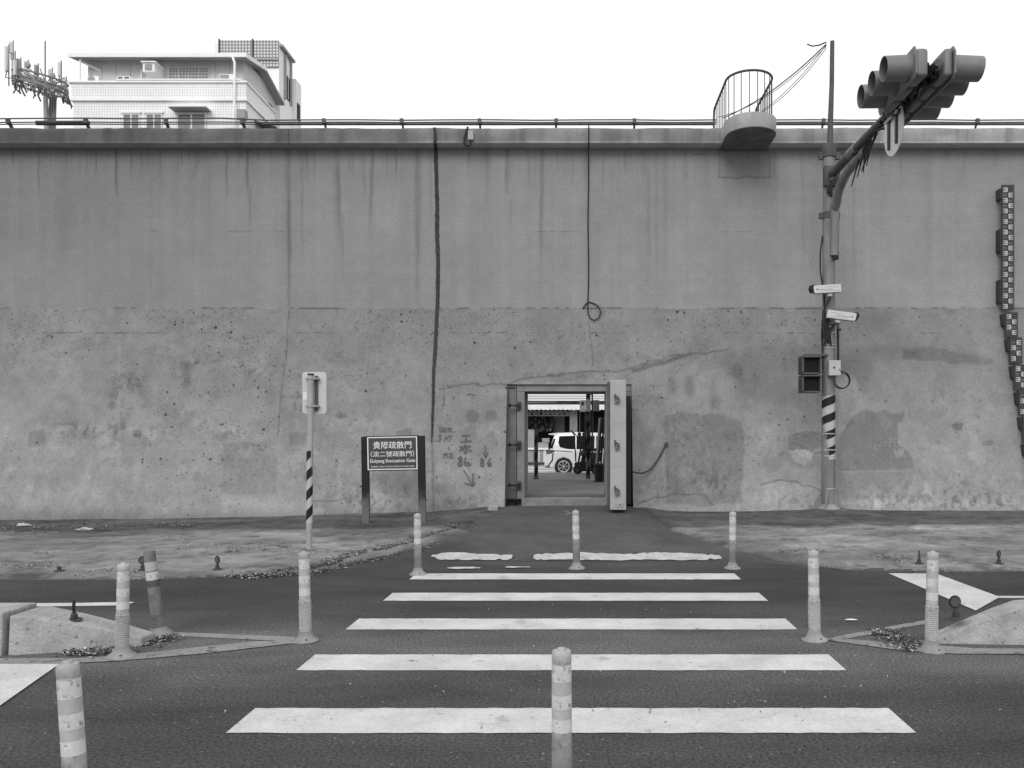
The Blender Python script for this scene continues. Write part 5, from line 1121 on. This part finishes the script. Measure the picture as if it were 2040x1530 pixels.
for a, b, m_, nm, yy in ((1135,1150,M['pole'],'pillar',46.2),(1102,1106,M['dark'],'door_post',47.2),(1106,1125,mat('shop_panel_grey', .10, .8),'shop_panel',47.4),(1205,1230,M['boxgrey'],'pillar',46.2),(1000,1030,M['boxgrey'],'pillar',46.2),(1154,1156,M['pole'],'door_post',47.2)):
    MB().box((sX(a,yy),yy,.04),(sX(b,yy),yy+.2,sz_(806))).build(nm, m_, shop)
mb = MB()
for k in range(70):
    xx = sX(rr_.uniform(1046,1102),46.9); zz = rr_.uniform(1.9,2.75); s = rr_.uniform(.06,.16); mb.mi = rr_.choice([0,0,0,1,2]); mb.cbox((xx,46.9+rr_.uniform(-.2,.2),zz),(s,s*.5,s*rr_.uniform(.8,2)),Euler((0,rr_.uniform(-.4,.4),rr_.uniform(0,2))))
tag(mb.build('hanging_goods', [M['goods'],M['dark'],M['pole']], None, fix=False), 'dark goods hanging in the open shop front above the stall', 'goods', kind='stuff')
MB().add([(sX(1030),46.0,sz_(803)),(sX(1110),46.0,sz_(802)),(sX(1110),46.0,sz_(801.4)),(sX(1030),46.0,sz_(802.2))],[(0,1,2,3)]).build('shop_wire', M['mark'], shop)
stl = thing('market_stall', 'white framed market stall with panels across the street, left of the car', 'stall', (sX(1062,44.5),44.5,.04))
Y5 = 44.5; mb = MB()
for px in (1047,1065,1086): mb.box((sX(px,Y5)-.03,Y5,.04),(sX(px,Y5)+.03,Y5+.06,sz_(893,Y5)))
mb.box((sX(1044,Y5),Y5-.05,sz_(896,Y5)),(sX(1092,Y5),Y5+.9,sz_(892,Y5))); mb.build('stall_frame', M['mark'], stl)
for a, b, m_ in ((1040,1046,M['mark']),(1050,1063,M['boxgrey']),(1069,1075,M['cloth']),(1075.5,1081,M['boxgrey']),(1081.5,1088,M['cloth'])): MB().box((sX(a,Y5),Y5+.07,sz_(921,Y5)),(sX(b,Y5),Y5+.10,sz_(897,Y5))).build('panel', m_, stl)
MB().box((sX(1046,Y5),Y5+.02,sz_(924,Y5)),(sX(1090,Y5),Y5+.06,sz_(921,Y5))).build('lower_rail', M['dark'], stl)
def crate(label, a, b, ya, yb, Y_, m_, grp='boxes on the stall'):
    t = thing('stacked_box', label, 'box', (sX((a+b)/2,Y_),Y_,sz_(yb,Y_)), grp); MB().box((sX(a,Y_),Y_,sz_(yb,Y_)),(sX(b,Y_),Y_+.5,sz_(ya,Y_)-.03)).build('box_side', m_, t, .01); MB().box((sX(a,Y_)-.02,Y_-.02,sz_(ya,Y_)-.03),(sX(b,Y_)+.02,Y_+.52,sz_(ya,Y_))).build('box_lid', m_, t, .01)
crate('tall grey box on the far stall, behind the striped post', 1049,1065,855.5,892,44.8,M['boxgrey']); crate('low grey box on the far stall beside the car rear', 1080,1094,873,881,44.8,M['boxgrey']); crate('wide pale tray of goods at the middle of the far stall', 1068,1092,881.5,892,44.7,M['roofm'])
crate('small white box at the left end of the far stall', 1040,1047,878,892,44.7,M['white'])

# ------------------------------------------------------------------ houses above the wall, left
B1 = thing('apartment_building', 'white tiled apartment building with a low sheet roofed top storey', 'building', (-23,46,0))
s1 = 46/F
def q1(px, py): return P(px, py, 46)
xl, xr = q1(146,0).x, q1(490,0).x; zp = q1(0,165).z; zl = q1(0,202).z
MB().box((xl,46,0),(xr,58,zl)).build('lower_wall', M['tile'], B1, fix=False)
MB().box((xl-.1,45.86,zl),(xr+.1,58.1,q1(0,196).z)).build('string_course', M['whitewall'], B1)
MB().box((xl-.05,45.9,q1(0,196).z),(xr+.05,50.2,q1(0,167).z)).build('parapet', M['tile'], B1, fix=False)
MB().box((xl-.2,45.8,q1(0,167).z),(xr+.12,50.3,q1(0,163.5).z)).build('parapet_cap', M['whitewall'], B1)
MB().box((q1(235,0).x,45.78,q1(0,162.6).z),(xr-.2,46.2,q1(0,160).z)).build('parapet_cap', M['whitewall'], B1)
tx0, tx1 = q1(172,0).x*1.0, q1(484,0).x; ty = 46.9; tz0, tz1 = q1(0,165).z-.3, P(0,116,46.9).z
for k in range(11):
    a = P(175,0,ty).x+k*(P(486,0,ty).x-P(175,0,ty).x)/11; b = P(175,0,ty).x+(k+1)*(P(486,0,ty).x-P(175,0,ty).x)/11
    MB().box((a+.01,ty,tz0),(b-.01,ty+.08,tz1)).build('cladding_panel', M['plaster'], B1)
MB().box((P(175,0,ty).x,ty+.05,tz0),(P(486,0,ty).x,52.5,tz1)).build('top_storey', M['plaster'], B1, fix=False)
rf = MB(); rx0, rx1 = q1(136,0).x, q1(490,0).x
zr0, zr1, zr2 = q1(0,113.5).z, 22.98, 22.15
rf.add([(x, y, z_+d) for x in (rx0, rx1) for d in (0,.14) for y, z_ in ((46,zr0),(48.9,zr1),(52,zr2))], [(0,1,4,3),(1,2,5,4),(6,9,10,7),(7,10,11,8),(0,6,7,1),(1,7,8,2),(3,4,10,9),(4,5,11,10),(0,3,9,6),(2,8,11,5)])
rf.build('roof', M['roofm'], B1); MB().box((rx0,45.93,zr0-.02),(rx1+.04,46.0,zr0+.2)).build('roof_gutter', M['whitewall'], B1)
g2 = MB(); g2.add([(rx1+.005,46,zr0-.04),(rx1+.07,46,zr0-.04),(rx1+.07,48.9,zr1-.04),(rx1+.005,48.9,zr1-.04),(rx1+.005,46,zr0+.18),(rx1+.07,46,zr0+.18),(rx1+.07,48.9,zr1+.18),(rx1+.005,48.9,zr1+.18)],[(0,3,2,1),(4,5,6,7),(0,1,5,4),(1,2,6,5),(2,3,7,6),(3,0,4,7)]); g2.build('verge_board', M['whitewall'], B1)
def window(parent, xa, xb, za, zb, Y_, n=2, m_=None, side=False, fw=.05):
    fr = MB()
    def bx(mb, a0, a1, z0, z1, d0, d1):
        if side: mb.box((Y_+d0 if False else Y_-d1, a0, z0), (Y_-d0, a1, z1))
        else: mb.box((a0, Y_+d0, z0), (a1, Y_+d1, z1))
    bx(fr, xa, xb, zb-fw, zb, -.06, .0); bx(fr, xa, xb, za, za+fw, -.06, .0)
    for k in range(n+1): xx = xa+(xb-xa)*k/n; bx(fr, xx-fw/2, xx+fw/2, za+fw, zb-fw, -.06, .0)
    w_ = fr.build('window', M['frame_w'], parent)
    for k in range(n):
        p_ = MB(); bx(p_, xa+(xb-xa)*k/n+fw/2, xa+(xb-xa)*(k+1)/n-fw/2, za+fw, zb-fw, -.03, -.012); p_.build('pane', (m_ or M['glass_pale']), w_)
    return w_
ww = window(B1, P(336,0,ty).x, P(417,0,ty).x, P(0,160,ty).z, P(0,134,ty).z, ty, 4, M['roofm'])
gm = MB()
for k in range(13): xx = P(337+k*6.5,0,ty-.08).x; gm.box((xx-.01,ty-.10,P(0,159,ty).z),(xx+.01,ty-.08,P(0,135,ty).z))
for py in (141,147,153): gm.box((P(336,0,ty).x,ty-.12,P(0,py,ty).z-.01),(P(417,0,ty).x,ty-.10,P(0,py,ty).z+.01))
gm.build('window_grille', M['frame_w'], ww)
for a, b in ((246,278),(292,323)):
    w_ = window(B1, q1(a,0).x, q1(b,0).x, q1(0,262).z, q1(0,226).z, 46, 2, M['glass_pale'], fw=.08); MB().box((q1(a-4,0).x,45.9,q1(0,226).z),(q1(b+4,0).x,45.99,q1(0,222).z)).build('window_head', M['whitewall'], w_)
w_ = window(B1, q1(354,0).x, q1(410,0).x, q1(0,265).z, q1(0,225).z, 46, 2, M['glass_pale'], fw=.1)
MB().box((q1(347,0).x,45.3,q1(0,222).z),(q1(421,0).x,46,q1(0,219).z)).build('window_canopy', M['whitewall'], B1); MB().box((q1(347,0).x,45.32,q1(0,223).z),(q1(421,0).x,46,q1(0,222).z)).build('window_canopy', M['roofm'], B1)
for r_i in range(5):
    for a, b in ((180,230),(250,300),(354,410),(430,470)): window(B1, q1(a,0).x, q1(b,0).x, 14.0-r_i*3.2, 15.5-r_i*3.2, 46, 2, M['glass_pale'], fw=.1)
# side openings
for (pa, pb, ya, yb) in ((47.6,48.1,20.7,21.6),(50.4,51.2,20.6,21.8)): window(B1, pa, pb, ya, yb, P(486,0,ty).x, 1, M['glass'], side=True)
cw = MB(); cw.add([(xr+.0,47.2,q1(0,223).z),(xr+1.2,47.2,q1(0,235).z),(xr+1.2,49.6,q1(0,235).z),(xr+.0,49.6,q1(0,223).z),(xr,47.2,q1(0,225).z),(xr+1.2,47.2,q1(0,237).z),(xr+1.2,49.6,q1(0,237).z),(xr,49.6,q1(0,225).z)],[(0,1,2,3),(7,6,5,4),(0,4,5,1),(1,5,6,2),(2,6,7,3)]); cw.build('side_canopy', M['steel_dark'], B1)
MB().box((xr-.35,45.6,q1(0,240).z),(xr+.1,46,q1(0,223).z)).build('side_canopy', M['boxgrey'], B1)
mb = MB(); mb.tube([(q1(466,0).x,45.85,q1(0,116).z),(q1(468,0).x,45.8,q1(0,122).z),(q1(471,0).x,45.76,q1(0,127).z),(q1(471,0).x,45.7,q1(0,200).z),(q1(470,0).x,45.76,q1(0,255).z)], .06, 8); mb.build('drain_pipe', M['whitewall'], B1, smooth=True)
mb = MB(); mb.tube([(q1(156,0).x,46.2,q1(0,114).z),(q1(157,0).x,46.1,q1(0,125).z),(q1(157,0).x,46.1,q1(0,163).z)], .05, 8); mb.tube([(q1(150,0).x,46.3,zr0-.05),(q1(182,0).x,ty,q1(0,127).z)], .06, 6); mb.build('roof_strut', M['whitewall'], B1, smooth=True)
mb = MB(); mb.tube([(q1(266,0).x,ty-.06,q1(0,163).z),(q1(266,0).x,ty-.06,q1(0,126).z)], .05, 8); mb.build('drain_pipe', M['whitewall'], B1, smooth=True)
def aircon(label, a, b, ya, yb, Y_, dep=.5, grille=True):
    t = thing('air_conditioner', label, 'air conditioner', (P((a+b)/2,0,Y_).x,Y_,P(0,yb,Y_).z), 'air conditioners on the apartment building')
    z0, z1 = P(0,yb,Y_).z, P(0,ya,Y_).z; MB().box((P(a,0,Y_).x,Y_,z0),(P(b,0,Y_).x,Y_+dep,z1)).build('casing', M['whitewall'], t, .02)
    return t, z0, z1
t, z0, z1 = aircon('large window air conditioner jutting out under the roof', 284,308,125,143,45.9,1.0); MB().box((P(289,0,45.9).x,45.87,z0+.09),(P(303,0,45.9).x,45.895,z1-.09)).build('grille', M['boxgrey'], t); MB().box((P(281,0,45.85).x,45.8,z1),(P(311,0,45.85).x,46.9,z1+.06)).build('cover', M['whitewall'], t)
t, z0, z1 = aircon('outdoor unit furthest left on the roof terrace', 174,196,151,164,46.3); MB().lathe([(.19,46.27),(.2,46.3)], 20, (P(182,0,46.3).x,0,(z0+z1)/2-.02), 'y').build('fan_guard', M['boxgrey'], t)
t, z0, z1 = aircon('outdoor unit right of the barred window', 437,465,147.5,162,46.3); MB().box((P(439,0,46.3).x,46.27,z0+.08),(P(456,0,46.3).x,46.295,z1-.05)).build('grille', M['boxgrey'], t)
t, z0, z1 = aircon('flat vent unit left of the window air conditioner', 232,260,152,161,46.5,.3)
for a, b in ((235,244),(248,257)): MB().box((P(a,0,46.5).x,46.48,z0+.04),(P(b,0,46.5).x,46.497,z1-.05)).build('grille', M['dark'], t)
# tall house behind
B2 = thing('tall_house', 'taller tiled building behind the apartment roof with an arched side window', 'building', (-21,54,0))
def q2(px, py): return P(px, py, 54)
X2a, X2b = q2(438,0).x, q2(556,0).x; Z2 = q2(0,80).z
MB().box((X2a,54,0),(X2b,56.5,Z2-.02)).build('wall', M['whitewall'], B2, fix=False)
MB().box((q2(424,0).x,54.3,0),(X2a-.01,56.5,Z2-.02)).build('tiled_wing', M['tile'], B2, fix=False)
MB().box((X2a+.02,53.9,q2(0,135).z),(X2b-.02,53.99,Z2-.05)).build('lattice_screen', M['tile_small'], B2)
for px in (505, 438.5): MB().tube([(q2(px,0).x,53.86,0),(q2(px,0).x,53.86,Z2)], .06, 8).build('drain_pipe', M['steel_dark'], B2)
MB().box((X2a,53.8,q2(0,122).z),(X2b,53.9,q2(0,118).z)).build('ledge', M['roofm'], B2)
# side: arch and window, cornice
sxx = X2b
ar = MB(); yc, rr2 = 55.5, .55
zc2 = P(0,126,yc).z
ar.tube([(sxx+.05, yc+rr2*math.cos(a), zc2+rr2*1.1*math.sin(a)) for a in [math.pi*i/16 for i in range(17)]], .10, 6); ar.tube([(sxx+.05,yc-rr2,zc2),(sxx+.05,yc-rr2,zc2-2.6)], .1, 6); ar.tube([(sxx+.05,yc+rr2,zc2),(sxx+.05,yc+rr2,zc2-2.6)], .1, 6); ar.build('arch_moulding', M['boxgrey'], B2, smooth=True)
MB().box((sxx+.0,yc-.38,zc2-2.4),(sxx+.05,yc+.38,zc2-.9)).build('window', M['glass'], B2); MB().box((sxx+.05,yc-.03,zc2-2.4),(sxx+.08,yc+.03,zc2-.9)).build('window_bar', M['frame_w'], B2)
MB().box((sxx+.002,54.05,26.76),(sxx+.22,56.45,26.92)).build('cornice', M['boxgrey'], B2)
MB().box((sxx-1.0,56.502,0),(sxx+.22,57.6,P(0,157,56.5).z)).build('side_wing', M['tile'], B2, fix=False)
MB().box((sxx+.222,56.75,P(0,240,57).z),(sxx+.25,57.3,P(0,207,57).z)).build('window', M['glass'], B2)
mb = MB()
for k in range(6): mb.tube([(q1(300+k*28,0).x,46.8,zr0+.2),(q1(300+k*28,0).x,46.8,zr0+.42)], .02, 5)
mb.tube([(q1(290,0).x,46.8,zr0+.36),(q1(345,0).x,46.8,zr0+.36)], .02, 5); mb.build('roof_rail', M['boxgrey'], B1)

# ------------------------------------------------------------------ telecom mast
TY = 50.0
tm = thing('telecom_mast', 'telecom mast crowded with panel antennas and hanging cables at the far left', 'antenna mast', (P(93,0,TY).x,TY,0))
def q3(px, py, dy=0): return P(px, py, TY+dy)
MB().tube([(q3(93,0).x,TY,0),q3(93,250),q3(91,200),q3(90,165)], [.35,.15,.13,.11], 14).build('mast', M['steel'], tm, smooth=True)
MB().tube([q3(90,165),q3(90,82)], .035, 8).build('lightning_rod', M['steel_dark'], tm, smooth=True)
def ring(cx, cy, a, b, d, n=26): return [q3(cx+a*math.cos(2*math.pi*i/n), cy+b*math.sin(2*math.pi*i/n)+a*.28*math.cos(2*math.pi*i/n), d*math.sin(2*math.pi*i/n)) for i in range(n)]
for cy, m_ in ((155,0),(168,0),(176,0)): MB().tube(ring(80,cy,56,8,1.8), .055, 6, closed=True).build('platform_ring', M['pole'], tm, smooth=True)
mb = MB()
for i in range(12):
    a = 2*math.pi*i/12; p0 = q3(91,172); p1 = q3(80+56*math.cos(a), 162+8*math.sin(a)+56*.28*math.cos(a), 1.8*math.sin(a)); mb.tube([p0,p1], .04, 6); p1 = p1.copy(); p1.z += .5; mb.tube([q3(91,168),p1], .03, 5)
for i in range(26):
    a = rnd.uniform(0,6.28); b = a+rnd.uniform(.4,1.2); f = lambda t, z_: q3(80+56*math.cos(t), z_+56*.28*math.cos(t), 1.8*math.sin(t)); mb.tube([f(a,rnd.uniform(150,165)), f((a+b)/2,rnd.uniform(165,188)), f(b,rnd.uniform(155,178))], rnd.uniform(.025,.05), 5)
mb.build('platform_struts', M['steel'], tm, smooth=True)
for i in range(30):
    a = rnd.uniform(0,6.28); p = q3(80+54*math.cos(a), 172+54*.28*math.cos(a), 1.8*math.sin(a)); p1 = p.copy(); p1.z -= rnd.uniform(.3,.9); p1.x += rnd.uniform(-.2,.4)
    MB().tube([p,(p+p1)/2+Vector((rnd.uniform(-.2,.2),0,-.1)),p1], rnd.uniform(.03,.06), 5).build('cable_loop', M['steel_dark'], tm, smooth=True)
for k in range(7):
    dx = k*2.4
    MB().tube([q3(70+dx,170),q3(84+dx,176),q3(95+dx*1.0,185),q3(99+dx*.9,200),q3(98+dx*.9+rnd.uniform(-1,1),230),q3(99+dx*.8,265)], .034, 6).build('feeder_cable', M['steel_dark'] if k % 2 else M['pole'], tm, smooth=True)
for (px, ya, yb, dy) in ((13,93,142,-1),(22,84,106,0),(26,104,152,1.4),(37,118,150,-1),(52,122,150,1),(72,130,155,-1.6),(100,138,155,-1.2),(118,124,152,.4),(128,156,172,1),(30,120,150,-1.5)):
    c = q3(px, (ya+yb)/2, dy); h = (yb-ya)*TY/F; MB().cbox(c, (.20,.14,h), Euler((0,0,rnd.uniform(0,2)))).build('panel_antenna', M['white'] if px not in (37,72) else M['boxgrey'], tm, .03)
    MB().tube([c+Vector((.05,.12,-h*.7-.5)), c+Vector((.05,.12,h*.5+.15))], .035, 6).build('antenna_pipe', M['pole'], tm, smooth=True)
    mb = MB(); mb.tube([c+Vector((.0,0,-h*.5)), c+Vector((rnd.uniform(-.1,.2),0,-h*.5-.35)), c+Vector((rnd.uniform(.1,.6),0,-h*.5-.4))], .03, 5); mb.build('antenna_cable', M['dark'], tm, smooth=True)
for (px, py) in ((53,128),(102,150)): MB().lathe([(.001,0),(.14,.03),(.17,.1),(.16,.15)], 18, tuple(q3(px,py,-1.7)), 'y').build('dish_antenna', M['boxgrey'], tm, smooth=True)
for o in list(bpy.data.objects):
    if '_o' in o: del o['_o']
